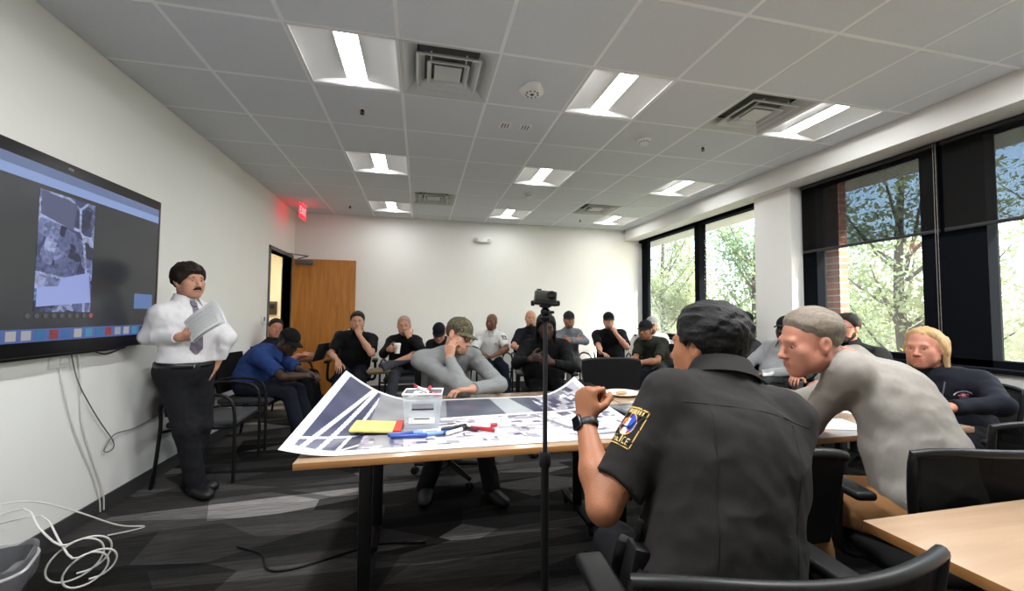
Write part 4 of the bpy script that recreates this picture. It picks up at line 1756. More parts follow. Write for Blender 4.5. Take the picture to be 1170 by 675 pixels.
def guest_chair():
    """four legged stacking armchair; local +X is forward"""
    t = thing('guest_chair', '', 'chair')
    mb = MB()
    mb.box((0.0, 0, 0.437), (0.47, 0.47, 0.05), None, 0.022, 3)
    mb.build('seat', M_seat, t)

    def bk(u, v):
        y = (u - 0.5) * 0.46
        z = 0.50 + v * 0.37
        return (-0.235 - 0.05 * v - 0.03 * (1 - (2 * u - 1) ** 2), y, z)
    MB().grid(bk, 12, 8, -0.022).build('backrest', M_seatb, t)
    for s in (-1, 1):
        y = s * 0.275
        MB().tube(bez([(0.235, y, 0.0), (0.235, y, 0.30), (0.228, y, 0.52), (0.19, y, 0.625), (0.08, y, 0.662), (-0.10, y, 0.665), (-0.22, y * .97, 0.63), (-0.262, y * .9, 0.56)], 28), 0.0125, 10).build('arm', M_frame, t)
        MB().tube(bez([(-0.262, y * .9, 0.56), (-0.25, y * .93, 0.45), (-0.26, y, 0.2), (-0.285, y, 0.0)], 12), 0.0125, 10).build('leg', M_frame, t)
        MB().tube([(0.234, y, 0.41), (0.21, y * .8, 0.40), (-0.2, y * .8, 0.40), (-0.252, y, 0.40)], 0.011, 8).build('side_rail', M_frame, t)
    mb = MB()
    mb.tube([(0.21, -0.22, 0.40), (0.21, 0.22, 0.40)], 0.011, 8)
    mb.build('stretcher', M_frame, t)
    return t


def task_chair(kind='net', w=0.47, top=0.86, curve=0.03):
    """five star base swivel armchair; local +X is forward"""
    t = thing('swivel_chair', '', 'chair')
    MB().box((0.0, 0, 0.445), (0.48, 0.48, 0.06), None, 0.028, 3).build('seat', M_seatb, t)
    z0 = 0.54
    hw = w / 2

    def sh(u, v):          # u across, v up
        a = (u - 0.5) * 2
        wv = hw * (0.86 + 0.14 * math.sin(PI * min(1, v * 1.1) / 2))
        return (-0.265 - 0.035 * v + curve * a * a, a * wv, z0 + v * (top - z0) - 0.018 * (abs(a) ** 4) * v)
    MB().grid(sh, 14, 10, -0.004 if kind == 'net' else -0.028).build('backrest', M_net if kind == 'net' else M_panelb, t)
    rim = [sh(k / 14, 1) for k in range(15)] + [sh(1, 1 - k / 10) for k in range(1, 11)] + [sh(1 - k / 14, 0) for k in range(1, 15)] + [sh(0, k / 10) for k in range(1, 11)]
    if kind == 'net':
        MB().tube(rim, 0.0135, 10, False).build('back_frame', M_frame, t)
    else:
        MB().tube([sh(k / 14, 1) for k in range(15)], 0.016, 10).build('back_frame', M_frame, t)
    mb = MB()
    mb.tube(bez([(-0.275, 0, 0.62), (-0.32, 0, 0.52), (-0.22, 0, 0.405), (0, 0, 0.395)], 12), 0.022, 8, True, (1, 1.6))
    mb.build('back_support', M_frame, t)
    for s in (-1, 1):
        y = s * 0.285
        MB().tube(bez([(-0.02, s * 0.2, 0.41), (0.0, y, 0.43), (0.0, y, 0.64)], 10), 0.017, 8).build('arm_post', M_frame, t)
        MB().box((0.0, y, 0.66), (0.27, 0.075, 0.032), None, 0.014, 3).build('arm_pad', M_frame, t)
    MB().lathe([(0.028, 0.12), (0.028, 0.40), (0.09, 0.402), (0.09, 0.415)], (0, 0, 0), 18).build('gas_column', M_frame, t)
    for k in range(5):
        a = 2 * PI * k / 5 + 0.3
        c, s = math.cos(a), math.sin(a)
        b = MB().tube([(0.03 * c, 0.03 * s, 0.115), (0.17 * c, 0.17 * s, 0.098), (0.29 * c, 0.29 * s, 0.078)], [0.026, 0.022, 0.016], 8).build('base_spoke', M_frame, t)
        mb = MB()
        for d in (-0.013, 0.013):
            mb.lathe([(0.020, -0.009), (0.028, -0.006), (0.028, 0.006), (0.020, 0.009)], (0.29 * c - d * s, 0.29 * s + d * c, 0.029), 14, (rad(90), 0, a))
        mb.build('caster', M_black, b)
    return t


PROTO = {}


def chair(kind, x, y, yaw, label, group=None, **kw):
    key = (kind, tuple(sorted(kw.items())))
    if key not in PROTO:
        PROTO[key] = guest_chair() if kind == 'guest' else task_chair(kind, **kw)
        o = PROTO[key]
    else:
        o = copy_tree(PROTO[key])
    o.location = (x, y, 0)
    o.rotation_euler = (0, 0, rad(yaw))
    o['label'] = label
    if group:
        o['group'] = group
    elif 'group' in o:
        del o['group']
    return o


def chair_cuts(kind, x, y, yaw, top=0.87):
    f, l = V3(math.cos(rad(yaw)), math.sin(rad(yaw)), 0), V3(-math.sin(rad(yaw)), math.cos(rad(yaw)), 0)
    R = np.array([f, l, V3(0, 0, 1)])
    c = V3(x, y, 0)
    z = 0.466 if kind == 'guest' else 0.479
    out = [Box(c + V3(0, 0, z - 0.15), (0.250, 0.252, 0.15), R)]
    a = math.atan2(0.045, 0.36)
    up = nrm(V3(0, 0, 1) - math.tan(a) * f)
    Rb = np.array([np.cross(l, up), l, up])
    out.append(Box(c - f * 0.285 + V3(0, 0, 0.70), (0.085, 0.27, 0.24), Rb))
    # arm rests
    for s in (-1, 1):
        if kind == 'guest':
            out.append(Box(c + l * s * 0.277 + f * 0.0 + V3(0, 0, 0.58), (0.255, 0.018, 0.105), R))
            out.append(Box(c + l * s * 0.277 + f * 0.232 + V3(0, 0, 0.3), (0.02, 0.018, 0.32), R))
        else:
            out.append(Box(c + l * s * 0.285 + V3(0, 0, 0.655), (0.145, 0.045, 0.026), R))
            out.append(Box(c + l * s * 0.285 + V3(0, 0, 0.53), (0.022, 0.022, 0.13), R))
    return out


TB = 0.74


def table(name, label, x0, y0, x1, y1, inset=(0.22, 0.22)):
    cx, cy = (x0 + x1) / 2, (y0 + y1) / 2
    t = thing(name, label, 'table', (cx, cy, 0), 0, 'conference tables')
    w, d = x1 - x0, y1 - y0
    mb = MB().span((-w / 2 + .002, -d / 2 + .002, TB - 0.026), (w / 2 - .002, d / 2 - .002, TB), 0.002, 2)
    top = mb.build('tabletop', [M_tabletop, M_tableedge], t)
    for p in top.data.polygons:
        if abs(p.normal.z) < 0.7:
            p.material_index = 1
    for s in (-1, 1):
        lx = s * (w / 2 - inset[0 if s < 0 else 1])
        l = MB().box((lx, 0, 0.38), (0.055, 0.035, 0.66), None, 0.008).box((lx, 0, TB - 0.04), (0.06, d * 0.8, 0.026), None, 0.006).build('leg', M_frame, t)
        MB().box((lx, 0, 0.075), (0.05, d * 0.82, 0.03), None, 0.008).build('foot', M_frame, l)
        for q in (-1, 1):
            mb = MB()
            mb.lathe([(0.018, -0.011), (0.026, -0.008), (0.026, 0.008), (0.018, 0.011)], (lx, q * d * 0.37, 0.0285), 16, (0, rad(90), 0))
            mb.box((lx, q * d * 0.37, 0.05), (0.012, 0.03, 0.03))
            mb.build('caster', M_black, l)
    MB().box((0, d * 0.1, TB - 0.07), (w - 0.55, 0.03, 0.045), None, 0.004).build('beam', M_frame, t)
    return t


LY0, LYM, LY1 = 1.620, 2.192, 2.764
RY0, RYM, RY1 = 1.490, 2.100, 2.710
TX0, TXM, TX1 = -0.440, 1.206, 2.670
table('conference_table', 'wood topped table under the near side of the big printed map', TX0, LY0, TXM - .004, LYM - .001)
table('conference_table', 'wood topped table under the far side of the map, before the hoodie person', TX0, LYM + .001, TXM - .004, LY1)
table('conference_table', 'wood topped table where the grey sweater person rests his arms', TXM, RY0, TX1, RYM - .001, (0.31, 0.45))
table('conference_table', 'wood topped table with the paper plate, behind the uniformed person with the raised fist', TXM, RYM + .001, TX1, RY1)
table('conference_table', 'empty wood topped table in front of the window side chairs at the lower picture corner', 1.150, 0.272, 2.675, 0.882)
# narrow side table along the back wall
t = thing('side_table', 'pale narrow side table behind the person in the hoodie along the back wall', 'table', (0.40, 6.68, 0))
MB().span((-0.36, -0.26, TB), (0.36, 0.26, TB + 0.03), 0.006).build('tabletop', mat('pale_laminate', (214, 208, 198), 0.4), t)
for sx in (-1, 1):
    for sy in (-1, 1):
        MB().tube([(sx * 0.31, sy * 0.20, 0), (sx * 0.31, sy * 0.20, TB)], 0.016, 8).build('leg', M_frame, t)
# ================================================================== PEOPLE AND THEIR CHAIRS
NEAR, MID, FARV = 0.0045, 0.006, 0.008


def seat_person(kind, cx, cy, cyaw, chair_label, label, head, hyaw, hip_f=-0.10, hip_z=None, byaw=None, chair_group='occupied chairs', ckw=None, **kw):
    """a chair at (cx, cy) facing cyaw and the figure sitting in it"""
    chair(kind, cx, cy, cyaw, chair_label, chair_group, **(ckw or {}))
    f = V3(math.cos(rad(cyaw)), math.sin(rad(cyaw)), 0)
    z = hip_z or (0.556 if kind == 'guest' else 0.568)
    hip = V3(cx, cy, z) + f * hip_f + V3(*kw.pop('hip_off', (0, 0, 0)))
    cuts = list(kw.pop('cuts', ())) + chair_cuts(kind, cx, cy, cyaw)
    return person(label, hip, head, cyaw if byaw is None else byaw, hyaw, cuts=cuts, **kw)


def feet(cx, cy, yaw, f=0.42, spread=0.12, z=0.085, df=0.0):
    a = rad(yaw)
    F, Lf = V3(math.cos(a), math.sin(a), 0), V3(-math.sin(a), math.cos(a), 0)
    c = V3(cx, cy, z)
    return dict(legL=dict(a=tuple(c + F * (f + df) + Lf * spread), toe=yaw + 8), legR=dict(a=tuple(c + F * (f - df) - Lf * spread), toe=yaw - 8))


TABLE_CUT = Box((1.94, 2.10, TB - 0.05), (0.735, 0.612, 0.0515))
TABLE_CUT2 = Box((0.383, 2.192, TB - 0.05), (0.824, 0.573, 0.0525))

# --- presenter, standing by the screen
r, PRES = person('person standing beside the screen in a white shirt and patterned tie',
                 (-1.605, 3.325, 0.870), (-1.610, 3.33, 1.500), -38, -32, -3, 3, skin='light', hair='mop', hairc='darkbrown',
                 beard=('moustache', 'darkbrown'), shirt=((220, 218, 220), 'long'), trousers=(27, 27, 30), shoes=(16, 16, 17), vox=NEAR, hem=-0.10, waist=0.012,
                 scale=0.95, girth=0.98, slouch=-0.02, collar='fold',
                 R=dict(w=(-1.560, 3.135, 1.110), e=(-1.785, 3.235, 1.110), d=(1, 0.12, 0.12), n=(0.1, 0.75, 0.66), pose='grip'),
                 L=dict(w=(-1.455, 3.40, 0.885), e=(-1.385, 3.42, 1.09), d=(-0.5, 0.1, -0.8), n=(-0.6, -0.5, 0), pose='relaxed'),
                 legR=dict(a=(-1.520, 3.335, 0.085), pole=(0.7, -0.7, 0), toe=-42), legL=dict(a=(-1.590, 3.430, 0.085), pole=(0.8, -0.6, 0), toe=-20))

# --- officer in the foreground, back to the camera
OC = (0.705, 0.855, 86)
r, OFF = seat_person('net', OC[0], OC[1], OC[2], 'curved back swivel chair of the uniformed person in the foreground',
                     'person in dark uniform shirt seen from behind, fist raised, wearing a watch',
                     (0.848, 1.085, 1.182), 113, hip_f=0.02, hip_off=(-0.02, 0, 0), byaw=80, hpitch=-2, hroll=0, shyaw=84, nbo=(0.833, 1.005, 1.088), shd=0.080, skin='tan', hair='fade', hairc='black',
                     collar='fold', shirt=((38, 36, 35), 'short'), trousers=(19, 19, 22), girth=1.16, belly=0.05, vox=NEAR, slouch=0.045, neckfat=0.008, fat=0.006, shw=0.160, hs=1.0,
                     ckw=dict(w=0.64, top=0.835, curve=0.09), chair_group=None,
                     L=dict(w=(0.478, 1.140, 0.962), e=(0.452, 0.965, 0.800), d=(0.10, 0.16, 1.0), n=(0.9, 0.45, 0), pose='fist'),
                     R=dict(w=(0.80, 1.20, 0.69), pole=(0.05, -0.9, -0.4), d=(-0.3, 1, 0), n=(-0.5, 0, -1)),
                     legL=dict(a=(0.622, 1.285, 0.085), toe=91), legR=dict(a=(0.755, 1.285, 0.085), toe=90))

# --- person in the grey sweater
SWC = (1.815, 1.190, 76)
r, SWE = seat_person('net', SWC[0], SWC[1], SWC[2], 'net backed swivel chair under the person in the grey sweater',
                     'person in a light grey sweater leaning forward over the table with folded arms',
                     (1.565, 1.385, 1.170), 163, nbo=(1.775, 1.400, 1.085), shd=0.06, hip_f=-0.03, byaw=122, hpitch=-12, hroll=-2, shyaw=132, skin='pink', hair='receding', hairc='grey',
                     shirt=((138, 133, 126), 'long'), trousers=(128, 92, 58), girth=1.14, belly=0.03, vox=NEAR, slouch=0.085, hs=1.07, fat=0.005, neckfat=0.008, hem=0.05,
                     cuts=[TABLE_CUT], ckw=dict(w=0.47, top=0.865, curve=0.05), chair_group=None,
                     L=dict(w=(1.84, 1.70, 0.800), e=(1.685, 1.505, 0.800), d=(0.7, 0.7, 0.0), n=(0, 0, -1), pose='relaxed', sh=(-0.01, 0.0, -0.02)),
                     R=dict(w=(1.640, 1.700, 0.805), e=(1.860, 1.800, 0.800), d=(-0.15, -0.95, -0.02), n=(0.95, -0.15, -0.3), pose='cheek'),
                     legL=dict(a=(1.62, 1.60, 0.085), toe=105), legR=dict(a=(1.88, 1.62, 0.085), toe=90))

# --- person with fair hair at the end of the table
BC = (3.175, 1.90, 190)
r, BLO = seat_person('net', BC[0], BC[1], BC[2], 'swivel chair of the fair haired person beside the window sill',
                     'fair haired person in a navy jacket with a lanyard, writing at the table end',
                     (3.085, 1.950, 1.085), 192, hip_f=-0.06, byaw=200, hpitch=-4, shyaw=204, skin='pink', hair='bob', hairc='blond',
                     collar='jacket', shirt=((20, 22, 30), 'long'), trousers=(19, 19, 24), girth=1.10, vox=0.005, slouch=0.04, cuts=[TABLE_CUT, TABLE_CUT2], hs=1.0, shw=0.195, chair_group=None,
                     ckw=dict(w=0.47, top=0.865, curve=0.05),
                     R=dict(w=(2.76, 2.06, 0.785), pole=(0.3, 0.6, -0.4), d=(-0.9, -0.25, -0.02), n=(0, 0, -1), pose='relaxed'),
                     L=dict(w=(2.80, 1.66, 0.790), pole=(0.3, -0.9, -0.2), d=(-0.9, 0.35, -0.05), n=(0, 0.25, -1), pose='hold'),
                     **feet(BC[0], BC[1], 190, 0.40))

# --- person in the grey hoodie and camouflage cap across the table
HC_ = (0.235, 3.28, -80)
r, HOO = seat_person('panel', HC_[0], HC_[1], HC_[2], 'black chair under the person in the grey hoodie behind the map',
                     'person in a grey hoodie and camouflage cap, cheek propped on one hand over the map',
                     (0.275, 3.020, 1.118), -40, hip_f=-0.08, byaw=-75, hpitch=-18, hroll=-12, shyaw=-78, skin='light', hair='crop', hairc='brown', cap='camo',
                     beard=('stubble', 'brown'), glasses=True, shirt=((126, 128, 127), 'long'), trousers=(21, 21, 25), girth=1.2, belly=0.03, vox=0.005, slouch=0.07, cuts=[TABLE_CUT, TABLE_CUT2], shw=0.205, chair_group=None,
                     R=dict(w=(0.205, 2.890, 0.962), e=(0.275, 2.700, 0.800), d=(0.10, 0.22, 1), n=(0.6, 0.6, 0.1), pose='cheek'),
                     L=dict(w=(0.34, 2.66, 0.795), e=(0.53, 2.76, 0.80), d=(-1, -0.1, 0), n=(0, 0, -1), pose='relaxed'),
                     legR=dict(a=(0.06, 2.98, 0.085), toe=-95), legL=dict(a=(0.50, 2.86, 0.085), toe=-70))

# --- person in blue bending forward beside the door side wall
C1 = (-1.600, 3.78, 0)
chair('guest', C1[0], C1[1], 2, 'empty black guest chair with grey seat behind the standing presenter')
C2 = (-1.590, 4.58, -8)
r, BLU = seat_person('guest', C2[0], C2[1], C2[2], 'guest chair under the bending person in blue', 'person in a blue polo shirt and black cap bending forward, forearms on knees',
                     (-1.300, 4.555, 0.985), -18, hip_f=-0.06, hpitch=-32, skin='dark', hair='crop', hairc='black', cap=(16, 16, 18), glasses=True,
                     collar='fold', shirt=((36, 58, 108), 'short'), trousers=(25, 28, 39), girth=1.1, belly=0.02, vox=MID, slouch=0.09, beard=('stubble', 'black'),
                     L=dict(w=(-1.06, 4.46, 0.665), e=(-1.20, 4.68, 0.66), d=(0.9, -0.45, -0.1), n=(0, -0.5, -0.8), pose='hold'),
                     R=dict(w=(-1.08, 4.36, 0.665), e=(-1.27, 4.30, 0.665), d=(0.9, 0.4, -0.1), n=(0, 0.5, -0.8), pose='hold'),
                     legL=dict(a=(-1.10, 4.68, 0.085), toe=0), legR=dict(a=(-1.12, 4.40, 0.085), toe=-12))
# --- person by the door
C3 = (-1.645, 5.60, -12)
r, WOM = seat_person('guest', C3[0], C3[1], C3[2], 'guest chair of the person nearest the open door', 'person with tied back dark hair in a navy shirt, nearest the open door',
                     (-1.745, 5.575, 1.085), -56, hip_f=-0.10, hpitch=-2, hroll=-12, skin='pink', hair='tied', hairc='darkbrown',
                     shirt=((22, 25, 38), 'short'), trousers=(18, 18, 22), girth=0.95, vox=MID, shw=0.165, hs=0.96,
                     L=dict(w=(-1.42, 5.64, 0.762), pole=(0, 0.4, -1), d=(1, -0.3, 0), n=(0, 0, -1), pose='flat'), R=dict(w=(-1.44, 5.43, 0.762), pole=(0, -0.4, -1), d=(1, 0.3, 0), n=(0, 0, -1), pose='flat'),
                     **feet(C3[0], C3[1], C3[2], 0.40, 0.09))
# --- big person in black, hand to mouth
C4 = (-0.86, 5.68, -86)
r, HMO = seat_person('panel', C4[0], C4[1], C4[2], 'black high chair of the person holding his chin in front of the open door', 'person in a black short sleeved shirt in front of the door, hand over mouth',
                     (-0.785, 5.545, 1.175), -84, hip_f=-0.10, hpitch=-6, skin='light', hair='short', hairc='darkbrown', beard=('stubble', 'darkbrown'), chair_group=None, ckw=dict(w=0.50, top=0.99, curve=0.06),
                     collar='fold', shirt=((19, 19, 22), 'short'), trousers=(25, 28, 38), girth=1.2, belly=0.04, vox=MID, shw=0.205, fat=0.006,
                     R=dict(w=(-0.955, 5.27, 0.70), e=(-1.085, 5.48, 0.765), d=(0.2, -0.8, -0.5), n=(0, -0.2, -1)),
                     L=dict(w=(-0.735, 5.36, 1.005), e=(-0.575, 5.27, 0.785), d=(-0.25, 0.35, 0.9), n=(-0.2, 1, 0.1), pose='fist'),
                     **feet(C4[0], C4[1], C4[2], 0.46, 0.19))
# --- person with crossed leg and coffee cup
C5 = (-0.20, 5.62, -93)
r, CRO = seat_person('guest', C5[0], C5[1], C5[2], 'guest chair of the person with the paper cup', 'person in a black top with one ankle on the knee, holding a paper cup',
                     (-0.205, 5.47, 1.125), -92, hip_f=-0.06, hpitch=-8, skin='light', hair='crop', hairc='grey', beard=('goatee', 'grey'),
                     shirt=((15, 15, 16), 'long'), trousers=(62, 64, 70), shoes=(104, 84, 62), girth=1.02, vox=MID, slouch=0.05,
                     R=dict(w=(-0.365, 5.13, 0.845), pole=(-0.6, 0.1, -0.8), d=(0.25, -0.6, 0.1), n=(0.9, 0.2, 0.0), pose='hold'),
                     L=dict(w=(-0.13, 5.29, 0.975), e=(0.02, 5.22, 0.83), d=(-0.3, 0.3, 0.9), n=(-0.2, 1, 0), pose='cheek'),
                     legR=dict(a=(-0.33, 5.16, 0.085), toe=-95), legL=dict(a=(-0.405, 5.075, 0.645), pole=(1.0, -0.5, 0.9), toe=205))
# --- cap just visible behind the hoodie person
C6 = (0.41, 5.82, -95)
r, CAPB = seat_person('guest', C6[0], C6[1], C6[2], 'guest chair hidden behind the person in the hoodie', 'person almost hidden behind the hoodie person, only a navy cap showing',
                      (0.250, 5.66, 1.020), -98, hip_f=-0.06, hpitch=-30, skin='light', hair='crop', cap=(18, 19, 25), shirt=((22, 24, 30), 'long'), vox=FARV, slouch=0.08,
                      R=dict(w=(0.26, 5.44, 0.70), pole=(-0.3, 0, -0.9)), L=dict(w=(0.52, 5.44, 0.70), pole=(0.6, 0, -0.7)), **feet(C6[0], C6[1], C6[2], 0.44))
# --- bald person in the white uniform shirt
C7 = (1.08, 6.28, -86)
r, BWH = seat_person('guest', C7[0], C7[1], C7[2], 'guest chair of the bald person in the white shirt', 'bald person in a white short sleeved uniform shirt with shoulder patch, turned aside',
                     (1.055, 6.13, 1.160), -125, hip_f=-0.06, hpitch=-4, shyaw=-105, skin='brown', hair='fringe', hairc='black', beard=('stubble', 'black'),
                     collar='fold', shirt=((216, 216, 214), 'short'), trousers=(22, 27, 39), girth=1.08, vox=MID,
                     L=dict(w=(1.02, 5.87, 0.66), e=(1.26, 5.98, 0.76), d=(-1, -0.3, -0.1), n=(0, 0, -1)), R=dict(w=(0.88, 5.90, 0.70), pole=(-0.5, 0, -0.7), d=(0.2, -0.9, 0), n=(0, 0, -1)),
                     **feet(C7[0], C7[1], C7[2], 0.44, 0.14))
# --- bald person half hidden by the tripod
C8 = (1.70, 6.22, -92)
r, BDK = seat_person('guest', C8[0], C8[1], C8[2], 'guest chair of the bald person behind the tripod', 'bald person in a dark shirt half hidden behind the camera tripod',
                     (1.640, 6.03, 1.215), -98, hip_f=-0.06, skin='light', hair='fringe', hairc='brown', beard=('goatee', 'brown'), shirt=((22, 24, 33), 'short'), girth=1.1, vox=MID,
                     R=dict(w=(1.50, 5.70, 0.74), e=(1.36, 5.98, 0.80), d=(0.6, -0.7, 0), n=(0, 0, -1)), L=dict(w=(1.76, 5.68, 0.72), pole=(0.5, 0, -0.8)), **feet(C8[0], C8[1], C8[2], 0.44))
# --- dark figure with locs in front of the back row
C9 = (1.300, 4.16, -98)
r, LOC = seat_person('panel', C9[0], C9[1], C9[2], 'black chair of the dark clothed person with locs', 'person in black with long dark locs and clasped hands, behind the tripod pole',
                     (1.235, 3.955, 1.150), -100, hip_f=-0.08, hpitch=-12, skin='dark', hair='locs', hairc='black', chair_group=None,
                     shirt=((11, 11, 12), 'long'), trousers=(12, 12, 13), girth=1.25, belly=0.03, vox=MID, shw=0.20, slouch=0.05,
                     R=dict(w=(1.00, 3.70, 0.86), e=(0.93, 3.93, 0.80), d=(0.75, -0.5, 0.25), n=(0.2, 0.75, 0), pose='hold'),
                     L=dict(w=(1.19, 3.60, 0.835), e=(1.42, 3.74, 0.77), d=(-0.9, 0.1, 0.2), n=(0, 0.8, 0), pose='hold'), **feet(C9[0], C9[1], C9[2], 0.46, 0.18))
# --- person with folded arms
C10 = (2.31, 6.14, -91)
r, ARM = seat_person('guest', C10[0], C10[1], C10[2], 'guest chair of the person with folded arms', 'person in a grey sweatshirt and dark cap with folded arms by the back wall',
                     (2.235, 5.97, 1.195), -97, hip_f=-0.06, skin='olive', hair='crop', hairc='black', cap=(39, 41, 44), beard=('stubble', 'black'), shirt=((112, 116, 122), 'long'), trousers=(106, 104, 102), girth=1.05, vox=MID,
                     R=dict(w=(2.26, 5.73, 0.905), e=(2.00, 5.84, 0.88), d=(0.9, 0.15, 0.1), n=(-0.1, 0.8, -0.3)), L=dict(w=(2.16, 5.69, 0.885), e=(2.42, 5.77, 0.875), d=(-0.9, 0.2, 0.15), n=(0.1, 0.8, -0.3)),
                     **feet(C10[0], C10[1], C10[2], 0.46, 0.15))
# --- person in black tee, hand to chin
C11 = (2.99, 6.06, -112)
r, TEE = seat_person('guest', C11[0], C11[1], C11[2], 'guest chair of the person in the black tee near the window corner', 'person in a black tee and black cap, hand at the chin, near the window corner',
                     (2.825, 5.82, 1.185), -108, hip_f=-0.06, skin='light', hair='crop', hairc='darkbrown', cap=(18, 18, 20), beard=('stubble', 'darkbrown'), shirt=((16, 17, 20), 'short'), trousers=(27, 33, 47), girth=1.15, belly=0.03, vox=MID, shw=0.2,
                     R=dict(w=(2.55, 5.52, 0.725), e=(2.62, 5.74, 0.80), d=(0.3, -0.9, -0.1), n=(0, 0, -1)), L=dict(w=(2.84, 5.63, 1.005), e=(2.965, 5.52, 0.80), d=(-0.1, 0.45, 0.9), n=(-0.2, 1, 0), pose='fist'),
                     **feet(C11[0], C11[1], C11[2], 0.40, 0.13))
# --- person in olive leaning forward
C12 = (3.19, 5.06, -140)
r, OLV = seat_person('guest', C12[0], C12[1], C12[2], 'guest chair of the person in olive green', 'person in an olive shirt and black cap leaning forward with hands together',
                     (2.93, 4.95, 1.075), -150, hip_f=-0.03, hpitch=-4, skin='olive', hair='crop', hairc='black', cap=(25, 26, 27), beard=('stubble', 'black'), shirt=((42, 44, 34), 'short'), trousers=(19, 21, 27), girth=1.15, belly=0.03, vox=MID, slouch=0.07,
                     R=dict(w=(2.62, 4.80, 0.695), e=(2.80, 4.98, 0.70), d=(-0.9, -0.4, 0), n=(0, 0, -1)), L=dict(w=(2.66, 4.60, 0.695), e=(2.92, 4.66, 0.70), d=(-0.95, 0.2, 0), n=(0, 0, -1)),
                     **feet(C12[0], C12[1], C12[2], 0.48, 0.16))
# --- person with the grey cap behind him
C13 = (3.66, 5.97, -125)
r, GCP = seat_person('guest', C13[0], C13[1], C13[2], 'guest chair in the window corner behind the person in olive', 'person in a pale grey cap and white shirt behind the person in olive',
                     (3.46, 5.66, 1.120), -125, hip_f=-0.06, skin='light', hair='crop', hairc='brown', cap=(150, 148, 146), beard=('full', 'brown'), shirt=((214, 214, 212), 'short'), vox=FARV,
                     L=dict(w=(3.48, 5.45, 0.70), pole=(0.6, 0, -0.7)), R=dict(w=(3.38, 5.62, 0.70), pole=(-0.3, 0.2, -0.9)), **feet(C13[0], C13[1], C13[2], 0.36))
# --- dark cap by the pier
C14 = (3.58, 4.22, 182)
r, DCP = seat_person('guest', C14[0], C14[1], C14[2], 'guest chair against the white pier between the windows', 'person in a black jacket and black cap sitting against the white pier',
                     (3.70, 4.09, 1.190), 188, hip_f=-0.10, skin='olive', hair='crop', hairc='black', cap=(19, 20, 23), shirt=((18, 19, 24), 'long'), girth=1.05, vox=MID,
                     R=dict(w=(3.22, 4.42, 0.74), pole=(0.2, 0.6, -0.8)), L=dict(w=(3.22, 4.10, 0.74), pole=(0.2, -0.6, -0.8)), **feet(C14[0], C14[1], C14[2], 0.44))
# --- grey button shirt person
C15 = (3.56, 3.55, 188)
r, GSH = seat_person('guest', C15[0], C15[1], C15[2], 'guest chair of the grey shirted person beside the pier', 'person in a grey long sleeved shirt, half hidden behind the sweater person, holding a phone',
                     (3.62, 3.45, 1.145), 195, hip_f=-0.06, skin='dark', hair='crop', hairc='black', cap=(25, 24, 24), beard=('stubble', 'black'), collar='fold', shirt=((146, 146, 148), 'long'), trousers=(30, 30, 34), girth=1.22, belly=0.06, vox=MID, shw=0.2,
                     R=dict(w=(3.23, 3.56, 0.725), e=(3.42, 3.74, 0.76), d=(-0.9, -0.3, 0), n=(0, -0.6, -0.8), pose='hold'), L=dict(w=(3.20, 3.36, 0.72), pole=(0.2, -0.8, -0.5), d=(-0.9, 0.2, 0), n=(0, 0.5, -0.9), pose='hold'),
                     **feet(C15[0], C15[1], C15[2], 0.45, 0.17))
# --- bearded person with glasses
C16 = (3.60, 2.80, 185)
r, GLA = seat_person('panel', C16[0], C16[1], C16[2], 'black swivel chair of the bearded person in glasses by the window', 'person with dark hair, beard and glasses in black, sitting by the window',
                     (3.575, 2.815, 1.180), 188, hip_f=-0.10, skin='pink', hair='short', hairc='darkbrown', beard=('full', 'darkbrown'), glasses=True, collar='fold', shirt=((18, 18, 19), 'long'), girth=1.15, belly=0.03, vox=MID, shw=0.205, chair_group=None,
                     R=dict(w=(3.18, 2.92, 0.76), pole=(0.2, 0.7, -0.7)), L=dict(w=(3.18, 2.66, 0.76), pole=(0.2, -0.7, -0.7)), **feet(C16[0], C16[1], C16[2], 0.45))
# --- empty chairs around the tables
chair('panel', 1.150, 1.385, 88, 'empty black solid backed chair between the uniformed person and the grey sweater person', w=0.42, top=0.845, curve=0.0)
chair('net', 2.460, 1.40, 84, 'empty net backed chair by the near end of the table at the picture edge', w=0.47, top=0.865, curve=0.05)
chair('panel', 1.72, 3.28, -97, 'empty black solid backed chair across the table behind the paper plate', w=0.56, top=0.862, curve=0.0)
# ================================================================== THINGS ON THE TABLES AND AROUND THE ROOM
RM = np.random.default_rng(5)
MW, MH = 1.0, 0.62          # paint frame of the map
rects = []
for k in range(420):
    u, v = RM.uniform(0.30, 1.0), RM.uniform(0.02, 0.52)
    rects.append((u, v, RM.uniform(.004, .040), RM.uniform(.005, .030), RM.choice([0, 1, 2, 3, 4], p=[.52, .10, .22, .06, .10])))
for k in range(150):
    u, v = RM.uniform(0.74, 1.0), RM.uniform(0.40, 1.0)
    rects.append((u, v, RM.uniform(.004, .02), RM.uniform(.012, .07), RM.choice([1, 2, 3, 0], p=[.45, .25, .15, .15])))
for k in range(60):
    u, v = RM.uniform(0.10, 0.36), RM.uniform(0.03, 0.30)
    rects.append((u, v, RM.uniform(.006, .025), RM.uniform(.01, .04), RM.choice([4, 2, 3])))
PALM = [(232, 228, 236), (56, 56, 82), (150, 146, 158), (88, 86, 104), (196, 184, 196)]
RA = np.array([(r[0], r[1], r[2], r[3]) for r in rects])
RC = [r[4] for r in rects]


